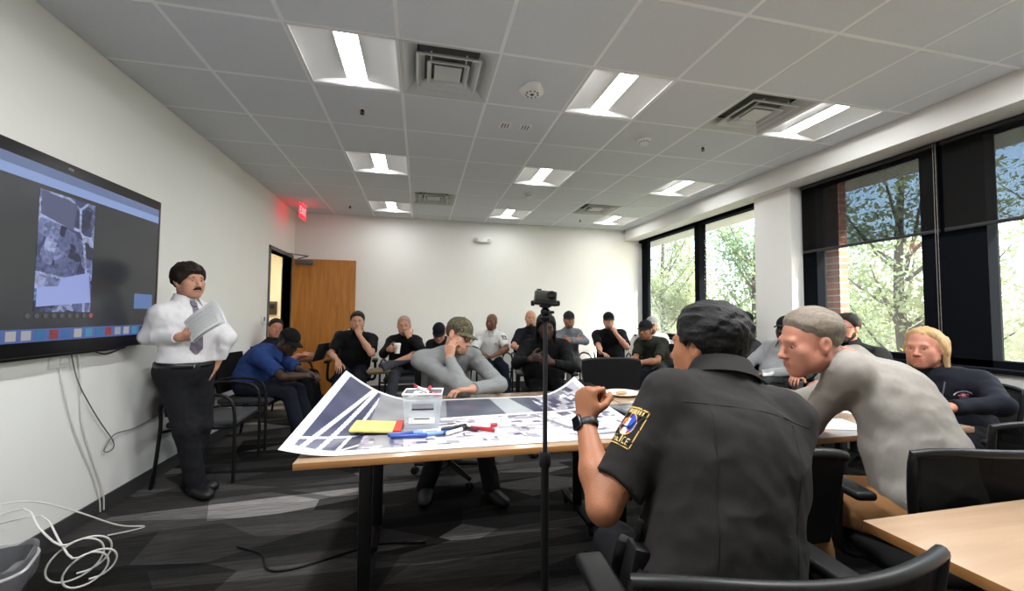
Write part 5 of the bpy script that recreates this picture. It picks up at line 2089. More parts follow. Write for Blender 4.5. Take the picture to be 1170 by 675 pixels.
def map_col(u, v):
    if u < 0.022 or u > 0.978 or v < 0.060 or v > 0.968:
        return (226, 226, 227)
    su, sv = u + 0.10 * v, v - 0.10 * u
    n = math.sin(31 * u + 9 * v) * math.sin(23 * v - 7 * u)
    c = (138 + 10 * n, 138 + 10 * n, 142 + 10 * n)
    if u < 0.17 - 0.03 * v:
        c = (66 + 10 * n, 68 + 10 * n, 92 + 10 * n)
        for a, b, w in ((0.035, 0.16, 0.006), (0.075, 0.10, 0.006), (0.120, 0.06, 0.005)):
            if abs(u - a - b * v * 0.5) < w:
                return (226, 226, 234)
        if abs(v - 0.10 - 1.2 * (u)) < 0.012 or abs(v - 1.6 * (u - 0.09)) < 0.012:
            return (232, 232, 238)
        return c
    if u > 0.40 and v > 0.52:
        c = (70 + 12 * n, 76 + 12 * n, 92 + 12 * n)
        if 0.585 + 0.06 * (1 - v) < u < 0.665 + 0.12 * (1 - v):
            c = (168, 172, 176)
        elif u > 0.665:
            c = (50 + 8 * n, 56 + 8 * n, 84 + 8 * n)
    # roads
    if abs(v - (0.50 + 0.10 * (u - 0.4))) < 0.018 and u > 0.34:
        return (236, 234, 240)
    if abs(v - (0.36 + 0.16 * (u - 0.4))) < 0.010 and u > 0.36:
        return (226, 222, 230)
    if v < 0.5 or u > 0.76 or (u < 0.36 and v < 0.30):
        if u > 0.36:
            c = (176 + 16 * n, 172 + 16 * n, 180 + 16 * n)
        m = np.nonzero((np.abs(su - RA[:, 0] - 0.04) < RA[:, 2]) & (np.abs(sv - RA[:, 1] + 0.06) < RA[:, 3]))[0]
        if len(m):
            c = PALM[RC[m[-1]]]
    if abs(u - 0.70 - 0.25 * (0.5 - v)) < 0.010 and v < 0.5:
        return (120, 120, 130)
    return c


def map_pt(u, v):
    x = -0.50 + 0.07 * v + u * (1.545 - 0.07 * v)
    y = 1.668 + v * 0.945
    z = TB + 0.0035
    u0 = 0.09 + 0.20 * v
    if u < u0:
        k = (u0 - u) / u0
        z += 0.165 * k ** 1.6 * (0.06 + 0.94 * v)
        y += 0.02 * k * v
    if u < 0.13:
        z += 0.026 * ((0.13 - u) / 0.13) ** 1.3
    if u > 0.80:
        k = (u - 0.80) / 0.20
        z += 0.120 * k ** 1.8 * v ** 2.2
        x -= 0.03 * k * k * v * v
    return (x, y, z)


o = painted('printed_map', map_pt, map_col, 480, 300, print_mat('map_print', 0.28, 0.5), None, None, 0.0012)
tag(o, 'large printed aerial map with white border and curled corners on the table', 'map')

# legal pad
t = thing('legal_pad', 'yellow lined legal pad with red binding on the map', 'notepad', (-0.185, 1.985, TB + 0.0140), rad(-3))
t.rotation_euler = (0, rad(3.6), rad(-3))
MB().box((0, 0, 0.008), (0.215, 0.16, 0.012), None, 0.002, 1).build('pages', mat('legal_yellow', (226, 216, 120), 0.7), t)
MB().box((0.094, 0, 0.0095), (0.034, 0.163, 0.014), None, 0.002, 1).build('binding', mat('legal_red', (206, 64, 52), 0.5), t)
MB().box((0.0, 0, 0.001), (0.217, 0.162, 0.003), None, 0.001, 1).build('backing', mat('card_grey', (84, 76, 70), 0.8), t)

# clear plastic box holding markers
M_clear = mesh_fabric('clear_plastic', (210, 216, 220), 0.62, (0.95, 0.97, 0.98))
BXc = (0.020, 2.03, TB + 0.0045)
t = thing('plastic_box', 'clear open plastic box filled with markers standing on the map', 'box', BXc, rad(-6))
w0, d0, w1, d1, hh = 0.076, 0.056, 0.090, 0.068, 0.160
mb = MB()
for k, (a, b) in enumerate((((-1, -1), (1, -1)), ((1, -1), (1, 1)), ((1, 1), (-1, 1)), ((-1, 1), (-1, -1)))):
    mb.add([(a[0] * w0, a[1] * d0, 0), (b[0] * w0, b[1] * d0, 0), (b[0] * w1, b[1] * d1, hh), (a[0] * w1, a[1] * d1, hh)], [(0, 1, 2, 3)])
mb.add([(-w0, -d0, 0.002), (w0, -d0, 0.002), (w0, d0, 0.002), (-w0, d0, 0.002)], [(0, 1, 2, 3)])
mb.build('tub', M_clear, t)
mb = MB()
ring = [(-w1, -d1), (w1, -d1), (w1, d1), (-w1, d1), (-w1, -d1)]
mb.tube([(x, y, hh) for x, y in ring], 0.0045, 6, False)
mb.build('rim', mat('clear_rim', (222, 226, 230), 0.3), t)
# labels and cards seen through the wall
MB().box((0.004, -d0 - 0.0055, 0.100), (0.100, 0.002, 0.028), (rad(-4), 0, 0)).build('dark_label', mat('label_plum', (52, 32, 48), 0.5), t)
MB().box((0.0, -d0 - 0.003, 0.050), (0.120, 0.002, 0.052), (rad(-4), 0, 0)).build('white_label', mat('label_white', (222, 222, 218), 0.6), t)
MB().box((0.0, -d0 - 0.004, 0.046), (0.070, 0.002, 0.004), (rad(-4), 0, 0)).build('label_line', M_black, t)


def marker(name, p, d, L, r, bc, cc, label, cat='marker', grp=None, parent=None):
    d = nrm(V3(*d))
    up = V3(0, 0, 1) if abs(d[2]) < 0.9 else V3(1, 0, 0)
    t = thing(name, label, cat, tuple(p), 0, grp)
    a, b = -d * L * .5, d * L * .22
    MB().tube([a, a + d * .004, b], [r * .8, r, r], 10).build('barrel', bc, t)
    MB().tube([b + d * .0005, d * L * .48, d * L * .5], [r * 1.12, r * 1.12, r * .7], 10).build('cap', cc, t)
    return t


mk = {k: mat('marker_' + k, c, 0.35) for k, c in dict(red=(168, 26, 34), white=(232, 232, 228), black=(24, 24, 28), blue=(40, 74, 150), paleblue=(126, 162, 216), maroon=(96, 22, 36)).items()}
Z0 = BXc[2]
inbox = [('white', 'red'), ('black', 'black'), ('white', 'maroon'), ('white', 'red'), ('maroon', 'maroon'), ('white', 'black'), ('red', 'red'), ('white', 'white'), ('white', 'red')]
for k, (b, c) in enumerate(inbox):
    ang = rad(-20 + 17 * k)
    px, py = BXc[0] + 0.022 * math.cos(k * 2.1), BXc[1] + 0.016 * math.sin(k * 2.1)
    marker('marker', (px, py, Z0 + 0.136 + 0.005 * k), (math.cos(ang), 0.7 * math.sin(ang), 0.10 * (-1) ** k), 0.112, 0.0068, mk[b], mk[c],
           'small felt marker lying among others in the clear plastic box', 'marker', 'markers in the clear box')
loose = [((-0.055, 1.872), 4, 'blue', 'paleblue', 0.15, 'blue marker on the map in front of the clear box, nearer the box'),
         ((-0.040, 1.832), -3, 'blue', 'blue', 0.155, 'blue marker on the map in front of the clear box, nearer the table edge'),
         ((0.075, 1.850), 6, 'paleblue', 'blue', 0.14, 'pale blue marker touching the blue pair on the map'),
         ((0.170, 1.875), 40, 'white', 'black', 0.13, 'white marker with a black cap lying aslant on the map'),
         ((0.160, 1.925), 25, 'black', 'black', 0.13, 'all black marker lying on the map beside the clear box'),
         ((0.215, 1.905), -35, 'black', 'maroon', 0.12, 'black marker with a maroon cap in the middle of the map'),
         ((0.285, 1.880), -32, 'red', 'red', 0.12, 'all red marker in the middle of the map'),
         ((0.300, 1.925), 10, 'white', 'red', 0.13, 'white marker with a red cap in the middle of the map')]
for (x, y), a, b, c, L, lab in loose:
    marker('marker', (x, y, TB + 0.0150), (math.cos(rad(a)), math.sin(rad(a)), 0), L, 0.0085, mk[b], mk[c], lab, 'marker', 'markers loose on the map')
# photos / small card near markers
t = tag(MB().box((0.20, 1.985, TB + 0.0060), (0.10, 0.075, 0.001), (0, 0, rad(24))).build('index_card', mat('card_white', (236, 236, 238), 0.6)), 'small white card lying on the map behind the loose markers', 'card')

# closed laptop / binder by the uniformed person
t = thing('black_portfolio', 'closed thin black laptop on the table in front of the uniformed person', 'laptop', (1.215, 2.07, TB + 0.0065), rad(8))
MB().box((0, 0, 0.008), (0.34, 0.245, 0.013), None, 0.005, 2).build('base', mat('laptop_dark', (32, 34, 38), 0.35), t)
MB().box((0, 0, 0.0185), (0.338, 0.243, 0.007), None, 0.003, 2).build('lid', mat('laptop_lid', (72, 78, 84), 0.22, 0.3), t)
MB().box((0.02, -0.1225, 0.008), (0.10, 0.002, 0.006)).build('silver_edge', M_chrome, t)
MB().lathe([(0.032, 0), (0.032, 0.0006)], (0.02, 0.0, 0.0222), 24).build('lid_emblem', mat('laptop_emblem', (52, 56, 62), 0.2, 0.4), t)
t['label'] = 'closed thin black laptop on the table in front of the uniformed person'
t.name = 'closed_laptop'
# paper plate
t = thing('paper_plate', 'white paper plate with leftover food on the far table', 'plate', (1.33, 2.545, TB + 0.001))
MB().lathe([(0.02, 0.0), (0.075, 0.0), (0.105, 0.014), (0.118, 0.018), (0.118, 0.020), (0.10, 0.016), (0.073, 0.003), (0.02, 0.003)], (0, 0, 0), 32).build('plate', mat('plate_white', (236, 230, 216), 0.6), t)
mb = MB()
mb.sphere((0.0, 0.01, 0.014), 0.034, 12, 8, (1.2, 0.9, 0.35))
mb.build('leftover_food', mat('food_tan', (188, 150, 104), 0.7, 0, 0.3, 60), t)
# sheet of paper under the sweater person, phone and paper of the blonde person
t = tag(MB().box((1.995, 1.68, TB + 0.0012), (0.28, 0.216, 0.0012), (0, 0, rad(-18))).build('paper_sheet', mat('paper_white', (238, 240, 244), 0.6)), 'white sheet of paper under the arm of the grey sweater person', 'paper')
t = tag(MB().box((2.46, 1.86, TB + 0.0012), (0.28, 0.216, 0.0012), (0, 0, rad(14))).build('paper_sheet', mat('paper_cream', (232, 226, 214), 0.6)), 'sheet of paper the fair haired person writes on', 'paper')
t = thing('mobile_phone', 'dark phone lying flat near the corner of the table before the fair haired person', 'phone', (2.545, 1.605, TB + 0.001), rad(-20))
MB().box((0, 0, 0.005), (0.15, 0.072, 0.008), None, 0.003, 2).build('body', mat('phone_dark', (34, 32, 40), 0.3), t)
MB().box((0, 0, 0.0095), (0.14, 0.064, 0.001)).build('screen', mat('phone_glass', (14, 14, 18), 0.08), t)
pen = thing('pen', 'pen held upright in the hand of the fair haired person', 'pen', (2.715, 1.715, 0.80))
MB().tube([(-0.010, -0.004, -0.052), (-0.006, -0.0024, -0.040), (0.018, 0.008, 0.085)], [0.001, 0.004, 0.0045], 8).build('barrel', mat('pen_grey', (150, 152, 156), 0.3, 0.4), pen)
MB().tube([(0.0185, 0.0082, 0.086), (0.020, 0.009, 0.095)], 0.003, 8).build('clicker', M_black, pen)

# papers in the presenter's hand
def sheet(u, v):
    a = V3(-1.470, 3.118, 1.128)
    ex = nrm(V3(0.235, -0.110, 0.150))
    ey = nrm(V3(-0.08, 0.05, 0.20))
    nn = np.cross(ex, ey)
    p = a + ex * (u * 0.285 - 0.03) + ey * (v - 0.28) * 0.150
    p = p + nn * (0.020 * math.sin(PI * u) + 0.03 * (v - 0.3) ** 2 + 0.02 * max(0, u - .7) * 3 * (v))
    return tuple(p)


def sheet_col(u, v):
    if 0.08 < u < 0.92 and 0.12 < v < 0.88 and (v * 22) % 1 < 0.35 and (math.sin(u * 61 + int(v * 22) * 3.1) > -0.4):
        return (168, 168, 170)
    return (232, 232, 230)


t = thing('paper_stack', 'sheaf of printed papers held in the hand of the standing presenter', 'papers', (0, 0, 0))
painted('front_sheet', sheet, sheet_col, 40, 60, print_mat('paper_print', 0.6, 0.3), t, None, 0.0015)
MB().grid(lambda u, v: tuple(V3(*sheet(u, v)) + V3(0.008 + .006 * u, 0.010, -0.006)), 10, 10, 0.002).build('back_sheet', mat('paper_white', (238, 240, 244), 0.6), t)

# presenter details: tie, belt, buttons
def on_front(i, tt, x, lift=0.003, back=False):
    """point on the shirt front (or back): torso station tt, x across, metres"""
    F = i['Tf'](tt)
    p = i['Tp'](tt) + F[0] * x
    d = -F[1] if back else F[1]
    return i['shirt'].hit(p, d) + d * lift


def strip(i, stations, name, m, par, lift=0.004, thick=0.003, n=30):
    """stations: list of (tt, x centre, half width)"""
    S = np.array(stations, float)

    def fn(u, v):
        k = v * (len(S) - 1)
        a = int(min(k, len(S) - 2))
        f = k - a
        q = S[a] * (1 - f) + S[a + 1] * f
        return tuple(on_front(i, q[0], q[1] + (u - 0.5) * 2 * q[2], lift) - i['base'])
    return MB().grid(fn, 6, n, thick).build(name, m, par)


def tie_mat():
    m, nt, b = nodes_of('tie_pattern')
    tc = N(nt, 'ShaderNodeTexCoord')
    mp = N(nt, 'ShaderNodeMapping')
    mp.inputs['Rotation'].default_value = (rad(20), rad(40), 0)
    nt.links.new(tc.outputs['Object'], mp.inputs[0])
    ck = N(nt, 'ShaderNodeTexChecker')
    setin(ck, Scale=110.0)
    ck.inputs[1].default_value = lin((84, 76, 96))
    ck.inputs[2].default_value = lin((132, 124, 140))
    nt.links.new(mp.outputs[0], ck.inputs[0])
    nt.links.new(ck.outputs[0], b.inputs['Base Color'])
    b.inputs['Roughness'].default_value = 0.6
    return m


M_tie = tie_mat()
P_ = PRES
rt = P_['root']
tie = strip(P_, [(0.99, 0.0, 0.016), (0.94, 0.0, 0.019), (0.90, 0.0, 0.017), (0.70, 0.003, 0.026), (0.45, 0.006, 0.034), (0.32, 0.008, 0.039), (0.25, 0.010, 0.004)], 'tie', M_tie, rt, 0.006, 0.005)
strip(P_, [(0.965, 0.0, 0.020), (0.93, 0.0, 0.022), (0.895, 0.0, 0.015)], 'tie_knot', M_tie, tie, 0.016, 0.008, 8)
strip(P_, [(0.92, 0.0, 0.016), (0.5, 0.0, 0.016), (0.08, 0.0, 0.016)], 'button_placket', MATS['cloth_220_218_220'], P_['shirt_obj'], 0.0025, 0.0025)
H = P_['hip']
F1 = P_['Tf'](0.04)
mb = MB()
pts = []
for k in range(41):
    a = 2 * PI * k / 40
    dr = F1[0] * math.cos(a) + F1[1] * math.sin(a)
    pts.append(tuple(P_['trousers'].hit(H + F1[2] * 0.048, dr) + dr * 0.001 - P_['base']))
mb.tube(pts, 0.019, 8, False, (1, 0.32), up=tuple(F1[2]))
mb.build('belt', mat('belt_black', (16, 16, 17), 0.35), rt)
q = P_['trousers'].hit(H + F1[2] * 0.048, F1[1]) + F1[1] * 0.008 - P_['base']
MB().box(tuple(q), (0.040, 0.008, 0.034), Matrix(np.array([F1[0], F1[1], F1[2]]).T.tolist()), 0.003, 1).build('buckle', M_chrome, rt)

# officer details: watch, sleeve patch, back seams, belt gear
O_ = OFF
rt = O_['root']
w, e, dd, nn, pose = O_['arms']['L']
ax = nrm(w - e)
mb = MB()
s1 = nrm(np.cross(ax, V3(0, 0, 1)))
s2 = np.cross(ax, s1)
wc = w - ax * 0.010
ring_ = []
for k in range(33):
    a = 2 * PI * k / 32
    dr = s1 * math.cos(a) + s2 * math.sin(a)
    ring_.append(tuple(O_['body'].hit(wc, dr, 0.08) + dr * 0.0025 - O_['base']))
mb.tube(ring_, 0.011, 8, False, (1.0, 0.28), up=tuple(ax))
wb = mb.build('watch_strap', mat('watch_black', (22, 22, 25), 0.5), rt)
face = nrm(V3(-0.85, -0.35, 0.2))
face = nrm(face - ax * (face @ ax))
pc = O_['body'].hit(wc, face, 0.08) + face * 0.007 - O_['base']
side = np.cross(ax, face)
MB().box(tuple(pc), (0.034, 0.040, 0.011), Matrix(np.array([side, ax, face]).T.tolist()), 0.004, 2).build('watch_case', mat('watch_case', (40, 42, 46), 0.25, 0.4), wb)
MB().box(tuple(pc + face * 0.0056), (0.028, 0.033, 0.001), Matrix(np.array([side, ax, face]).T.tolist()), 0.0).build('watch_glass', mat('phone_glass', (14, 14, 18), 0.08), wb)

FNT = {'P': '1110100101110100010000100001', 'O': None}
GLY = {'P': ('1110', '1001', '1001', '1110', '1000', '1000', '1000'), 'O': ('0110', '1001', '1001', '1001', '1001', '1001', '0110'),
       'L': ('1000', '1000', '1000', '1000', '1000', '1000', '1111'), 'I': ('0110', '0110', '0110', '0110', '0110', '0110', '0110'),
       'C': ('0111', '1000', '1000', '1000', '1000', '1000', '0111'), 'E': ('1111', '1000', '1000', '1110', '1000', '1000', '1111')}


def word_at(word, u, v, u0, u1, v0, v1):
    if not (u0 <= u < u1 and v0 <= v < v1):
        return False
    k = (u - u0) / (u1 - u0) * len(word)
    g = GLY[word[int(k)]]
    cx = int((k % 1) * 5)
    cy = int((1 - (v - v0) / (v1 - v0)) * 7)
    return cx < 4 and g[min(cy, 6)][cx] == '1'


def patch_col(u, v):
    x, y = u - 0.5, v - 0.5
    gold, blk = (204, 170, 92), (22, 22, 24)
    if abs(x) > 0.455 or y > 0.46 or y < -0.47 + 0.0 * abs(x):
        return gold if abs(x) < 0.49 and abs(y) < 0.495 else blk
    if word_at('POLICE', u, v, 0.12, 0.90, 0.06, 0.23):
        return (214, 186, 120)
    r = math.hypot(x, (y - 0.04))
    if r < 0.30:
        if r > 0.275:
            return gold
        if x > 0.05 and y > -0.10:
            return (48, 72, 170)
        if x < -0.07 and y > -0.02:
            return (196, 104, 62)
        if abs(x) < 0.10 and y < 0.18:
            return (226, 222, 214)
        return (150, 60, 52) if y < -0.1 else (36, 44, 92)
    if y > 0.33 and abs(x) < 0.36 and math.sin(u * 70) > -0.2 and y < 0.43:
        return (214, 186, 120)
    return blk


shp, el = O_['sh']['L'], e
axu = nrm(el - shp)
d0_ = nrm(V3(-0.98, -0.20, 0.30))
d0_ = nrm(d0_ - axu * (d0_ @ axu))
s0_ = np.cross(axu, d0_)


def patch_pt(u, v, m=0.5):
    # v runs from the hem side (0) to the shoulder (1)
    c = shp + axu * (0.185 - 0.110 * v)
    a = (0.5 - u) * 1.15
    dr = nrm(d0_ * math.cos(a) + s0_ * math.sin(a) * (1))
    return tuple(O_['shirt'].hit(c, dr, 0.15) + dr * 0.0018 - O_['base'])


painted('sleeve_patch', patch_pt, patch_col, 60, 84, print_mat('patch_thread', 0.7, 0.2), O_['shirt_obj'], None, None)


def seam(i, pts, back=True, r=0.0021, name='seam', m=None):
    P = [tuple(on_front(i, a, b, 0.0006, back) - i['base']) for a, b in pts]
    MB().tube(P, r, 5).build(name, m or mat('seam_dark', (12, 11, 11), 0.9), i['shirt_obj'])


for s in (-1, 1):
    seam(O_, [(0.12 + 0.66 * k / 24, s * (0.085 + 0.015 * k / 24)) for k in range(25)])
seam(O_, [(0.80, -0.16 + 0.32 * k / 24) for k in range(25)])
# duty belt gear at the left hip
Fh = O_['Tf'](0.04)
hp_ = O_['hip']
mb = MB()
pts = [tuple(hp_ + Fh[2] * 0.06 + Fh[0] * 0.212 * math.cos(2 * PI * k / 40) + Fh[1] * 0.172 * math.sin(2 * PI * k / 40) - O_['base']) for k in range(41)]
mb.tube(pts, 0.026, 8, False, (1, 0.25), up=tuple(Fh[2]))
belt = mb.build('duty_belt', mat('belt_black', (16, 16, 17), 0.35), rt)


def gear(th, dz, size, m, name, out=0.02):
    c, s = math.cos(th), math.sin(th)
    p = hp_ + Fh[2] * (0.06 + dz) + Fh[0] * (0.212 + out) * c + Fh[1] * (0.172 + out) * s - O_['base']
    n_ = nrm(Fh[0] * c * 0.172 + Fh[1] * s * 0.212)
    t_ = np.cross(Fh[2], n_)
    MB().box(tuple(p), size, Matrix(np.array([t_, n_, Fh[2]]).T.tolist()), 0.008, 2).build(name, m, belt)


gear(PI * 1.00, -0.01, (0.06, 0.04, 0.15), M_black, 'radio', -0.004)
gear(PI * 0.97, 0.085, (0.02, 0.02, 0.06), M_black, 'radio_knob', -0.004)
gear(PI * 1.12, -0.05, (0.05, 0.04, 0.16), M_black, 'stun_gun_holster', 0.0)
gear(PI * 1.115, -0.035, (0.018, 0.022, 0.055), mat('stun_yellow', (220, 196, 40), 0.4), 'stun_gun_grip', 0.022)
gear(PI * 1.24, 0.0, (0.055, 0.035, 0.075), M_black, 'belt_pouch', 0.02)
gear(PI * 0.86, -0.01, (0.05, 0.03, 0.09), M_black, 'belt_pouch', 0.02)

# fair haired person: lanyard, printed emblem, name line
B_ = BLO
rt = B_['root']
M_lan = mat('lanyard_dark', (96, 88, 104), 0.6, 0, 0.4, 160)
mb = MB()
for s in (-1, 1):
    pts = [tuple(on_front(B_, 0.97 - 0.50 * k / 16, s * (0.062 * (1 - k / 16) + 0.004), 0.008) - B_['base']) for k in range(17)]
    mb.tube(pts, 0.0075, 6, True, (1, 0.3))
lan = mb.build('lanyard', M_lan, rt)
q = on_front(B_, 0.42, 0.0, 0.008) - B_['base']
Ff = B_['Tf'](0.42)
MB().box(tuple(q), (0.055, 0.004, 0.085), Matrix(np.array([Ff[0], Ff[1], Ff[2]]).T.tolist()), 0.002, 1).build('badge_card', mat('badge_white', (206, 206, 204), 0.4), lan)


def emblem_col(u, v):
    x, y = (u - 0.5) * 2, (v - 0.5) * 2
    r = math.hypot(x, y)
    bg = (20, 22, 30)
    yy = y + 0.12
    if abs(x) < 0.5 and abs(yy) < 0.5 and (abs(x) < 0.11 + 0.28 * abs(yy) or abs(yy) < 0.11 + 0.28 * abs(x)):
        return (186, 92, 108) if math.hypot(x, yy) > 0.17 else (216, 206, 210)
    if 0.74 < r < 0.92 and y > 0.12 and math.sin(math.atan2(y, x) * 34) > -0.3:
        return (208, 208, 214)
    if -0.84 < y < -0.70 and abs(x) < 0.42 and math.sin(x * 40) > -0.3:
        return (208, 208, 214)
    return bg


painted('chest_emblem', lambda u, v: tuple(on_front(B_, 0.640 + 0.160 * v, -0.165 + 0.088 * u, 0.0026) - B_['base']), emblem_col, 40, 40, print_mat('emblem_print', 0.8, 0.1), B_['shirt_obj'])
painted('name_stitching', lambda u, v: tuple(on_front(B_, 0.655 + 0.022 * v, 0.055 + 0.055 * u, 0.0022) - B_['base']),
        lambda u, v: (176, 176, 184) if (math.sin(u * 42) > -0.2 and 0.2 < v < 0.8) else (20, 22, 30), 30, 6, print_mat('emblem_print', 0.8, 0.1), B_['shirt_obj'])

# white uniform shirt: dark shoulder patch, gold badge
W_ = BWH
w, e, dd, nn, pose = W_['arms']['L']
axw = nrm(e - W_['sh']['L'])
dw = nrm(V3(0.15, -1, 0.2))
dw = nrm(dw - axw * (dw @ axw))
sw_ = np.cross(axw, dw)


def wp(u, v):
    c = W_['sh']['L'] + axw * (0.13 - 0.09 * v)
    a = (u - 0.5) * 1.2
    dr = dw * math.cos(a) + sw_ * math.sin(a)
    return tuple(W_['shirt'].hit(c, dr, 0.15) + dr * 0.002 - W_['base'])


painted('sleeve_patch', wp, lambda u, v: (190, 180, 130) if math.hypot(u - .5, v - .5) < .16 else ((120, 130, 120) if max(abs(u - .5), abs(v - .5)) > .45 else (30, 40, 46)), 16, 20, print_mat('patch_thread', 0.7, 0.2), W_['shirt_obj'])
q = on_front(W_, 0.70, -0.07, 0.004) - W_['base']
MB().sphere(tuple(q), 0.014, 10, 8, (1, 0.6, 1.2)).build('chest_badge', mat('badge_gold', (196, 152, 70), 0.3, 0.8), W_['root'])
# camouflage on the hoodie person's cap: mottled print; his zip
# cup of the person with crossed leg
w, e, dd, nn, pose = CRO['arms']['R']
cp = w + nrm(dd) * 0.075 + nrm(nn) * 0.075 + V3(0, 0, -0.055)
t = thing('paper_cup', 'white paper coffee cup held by the person with the crossed leg', 'cup', tuple(cp))
MB().lathe([(0.028, 0), (0.040, 0.105), (0.041, 0.108)], (0, 0, 0), 24).build('cup', mat('cup_white', (236, 235, 230), 0.5), t)
MB().lathe([(0.043, 0.104), (0.043, 0.112), (0.038, 0.115), (0.037, 0.122), (0.01, 0.122)], (0, 0, 0), 24).build('lid', mat('lid_white', (242, 242, 240), 0.35), t)
# laptop on the person's lap
t = thing('open_laptop', 'open black laptop on the lap of the person nearest the door', 'laptop', (-1.335, 5.525, 0.684), rad(-12))
MB().box((0, 0, 0.008), (0.22, 0.31, 0.014), None, 0.004, 2).build('base', mat('laptop_dark', (32, 34, 38), 0.35), t)
MB().box((0.145, 0, 0.115), (0.010, 0.31, 0.215), (0, rad(18), 0), 0.004, 2).build('screen', mat('laptop_dark', (32, 34, 38), 0.35), t)
# phones
t = thing('mobile_phone', 'black phone held by the person in the grey long sleeved shirt', 'phone', (3.085, 3.47, 0.745), rad(20))
MB().box((0, 0, 0), (0.012, 0.072, 0.145), (0, rad(50), 0), 0.004, 2).build('body', mat('phone_dark', (34, 32, 40), 0.3), t)
MB().box((0.0055, 0, 0.0045), (0.001, 0.064, 0.135), (0, rad(50), 0)).build('screen', mat('phone_glass', (14, 14, 18), 0.08), t)
t = thing('mobile_phone', 'phone with a bright blue screen held by the person in the black tee', 'phone', (2.475, 5.395, 0.765), rad(-20))
MB().box((0, 0, 0), (0.012, 0.072, 0.145), (0, rad(-50), 0), 0.004, 2).build('body', mat('phone_dark', (34, 32, 40), 0.3), t)
MB().box((-0.0055, 0, 0.0045), (0.001, 0.064, 0.135), (0, rad(-50), 0)).build('screen', emis('phone_blue', (80, 160, 220), 0.8), t)

# ---------------------------------------------------------------- camera on its stand
TPX, TPY = 0.392, 1.262
t = thing('camera_stand', 'tall thin black camera stand in front of the map table', 'camera stand', (TPX, TPY, 0))
MB().tube([(0, 0, 0.28), (0, 0, 0.84)], 0.0125, 14).build('lower_pole', M_black, t)
MB().tube([(0, 0, 0.80), (0, 0, 1.262)], 0.0075, 12).build('upper_pole', mat('pole_grey', (44, 44, 48), 0.35, 0.5), t)
mb = MB()
mb.lathe([(0.018, 0.0), (0.019, 0.01), (0.019, 0.035), (0.014, 0.045)], (0, 0, 0.80), 14)
mb.build('collar', M_black, t)
for k in range(3):
    a = 2 * PI * k / 3 + PI / 6
    l = MB().tube([(0.014 * math.cos(a), 0.014 * math.sin(a), 0.30), (0.20 * math.cos(a), 0.20 * math.sin(a), 0.012)], 0.009, 8).build('leg', M_black, t)
    MB().sphere((0.204 * math.cos(a), 0.204 * math.sin(a), 0.013), 0.0125, 10, 8).build('rubber_foot', M_blacksoft, l)
mb = MB()
mb.lathe([(0.012, 0), (0.017, 0.006), (0.017, 0.014), (0.010, 0.02)], (0, 0, 1.256), 14)
mb.sphere((0, 0, 1.286), 0.016, 14, 10)
mb.box((0.017, 0, 1.286), (0.026, 0.010, 0.010), None, 0.003, 1)
mb.lathe([(0.012, 0), (0.020, 0.004), (0.020, 0.010)], (0, 0, 1.300), 14)
mb.build('ball_head', M_black, t)
t = thing('action_camera', 'small black camera mounted on top of the stand', 'camera', (TPX, TPY, 1.311), rad(-8))
mb = MB()
mb.box((0, 0, 0.024), (0.070, 0.034, 0.040), (0, rad(5), 0), 0.006, 2)
mb.build('body', mat('camera_body', (46, 48, 42), 0.5), t)
MB().box((0, 0, 0.002), (0.078, 0.040, 0.010), (0, rad(5), 0), 0.004, 2).build('mount_clamp', M_black, t)
mb = MB()
mb.lathe([(0.013, 0), (0.013, 0.008), (0.009, 0.010)], (0.016, -0.017, 0.030), 16, (rad(90), 0, 0))
mb.build('lens', mat('phone_glass', (14, 14, 18), 0.08), t)
mb = MB()
mb.lathe([(0.008, 0), (0.008, 0.006)], (-0.020, 0, 0.044), 12)
mb.build('button', M_black, t)
mb = MB()
for s in (-1, 1):
    mb.lathe([(0.006, -0.006), (0.009, -0.004), (0.009, 0.004), (0.006, 0.006)], (s * 0.041, 0, 0.004), 12, (0, rad(90), 0))
mb.build('clamp_screw', M_black, t)

# ---------------------------------------------------------------- cables and bin by the left wall
M_cabw = mat('cable_white', (214, 212, 206), 0.5)
M_cabg = mat('cable_grey', (96, 94, 92), 0.5)
off = None
cc = MB().tube(bez([(-1.955, 2.78, 1.06), (-1.953, 2.80, 0.90), (-1.953, 2.90, 0.60), (-1.953, 3.05, 0.30), (-1.95, 3.12, 0.12), (-1.945, 3.13, 0.02)], 30), 0.004, 6).build('power_cable', M_cabw)
tag(cc, 'pale cable hanging down the wall under the screen, first of the pair', 'cable', 'pale wall cables')
cc = MB().tube(bez([(-1.955, 2.90, 1.05), (-1.953, 2.93, 0.90), (-1.953, 2.96, 0.62), (-1.953, 3.06, 0.36), (-1.95, 3.15, 0.14), (-1.945, 3.16, 0.02)], 30), 0.0045, 6).build('power_cable', M_cabw)
tag(cc, 'pale cable hanging down the wall under the screen, nearer the presenter', 'cable', 'pale wall cables')
cc = MB().tube(bez([(-1.945, 2.84, 1.05), (-1.940, 2.90, 0.86), (-1.940, 3.06, 0.62), (-1.942, 3.21, 0.43), (-1.942, 3.19, 0.38), (-1.942, 3.13, 0.40), (-1.942, 3.22, 0.475), (-1.953, 3.45, 0.46), (-1.953, 3.75, 0.50), (-1.953, 4.05, 0.56)], 50), 0.0035, 6).build('grey_cable', M_cabg)
tag(cc, 'thin dark cable looping off the wall behind the presenter', 'cable')
cc = MB().tube(bez([(-1.940, 2.98, 1.045), (-1.942, 3.10, 1.01), (-1.952, 3.25, 1.03), (-1.952, 3.32, 1.05)], 16), 0.004, 6).build('black_cable', M_black)
tag(cc, 'short black cable sagging under the lower edge of the screen', 'cable')
t = thing('wall_outlet', 'white cable outlet on the wall under the screen', 'wall outlet', (XL, 2.78, 1.0))
MB().box((0.006, 0, 0), (0.012, 0.115, 0.075), None, 0.003, 1).build('plate', M_white, t)
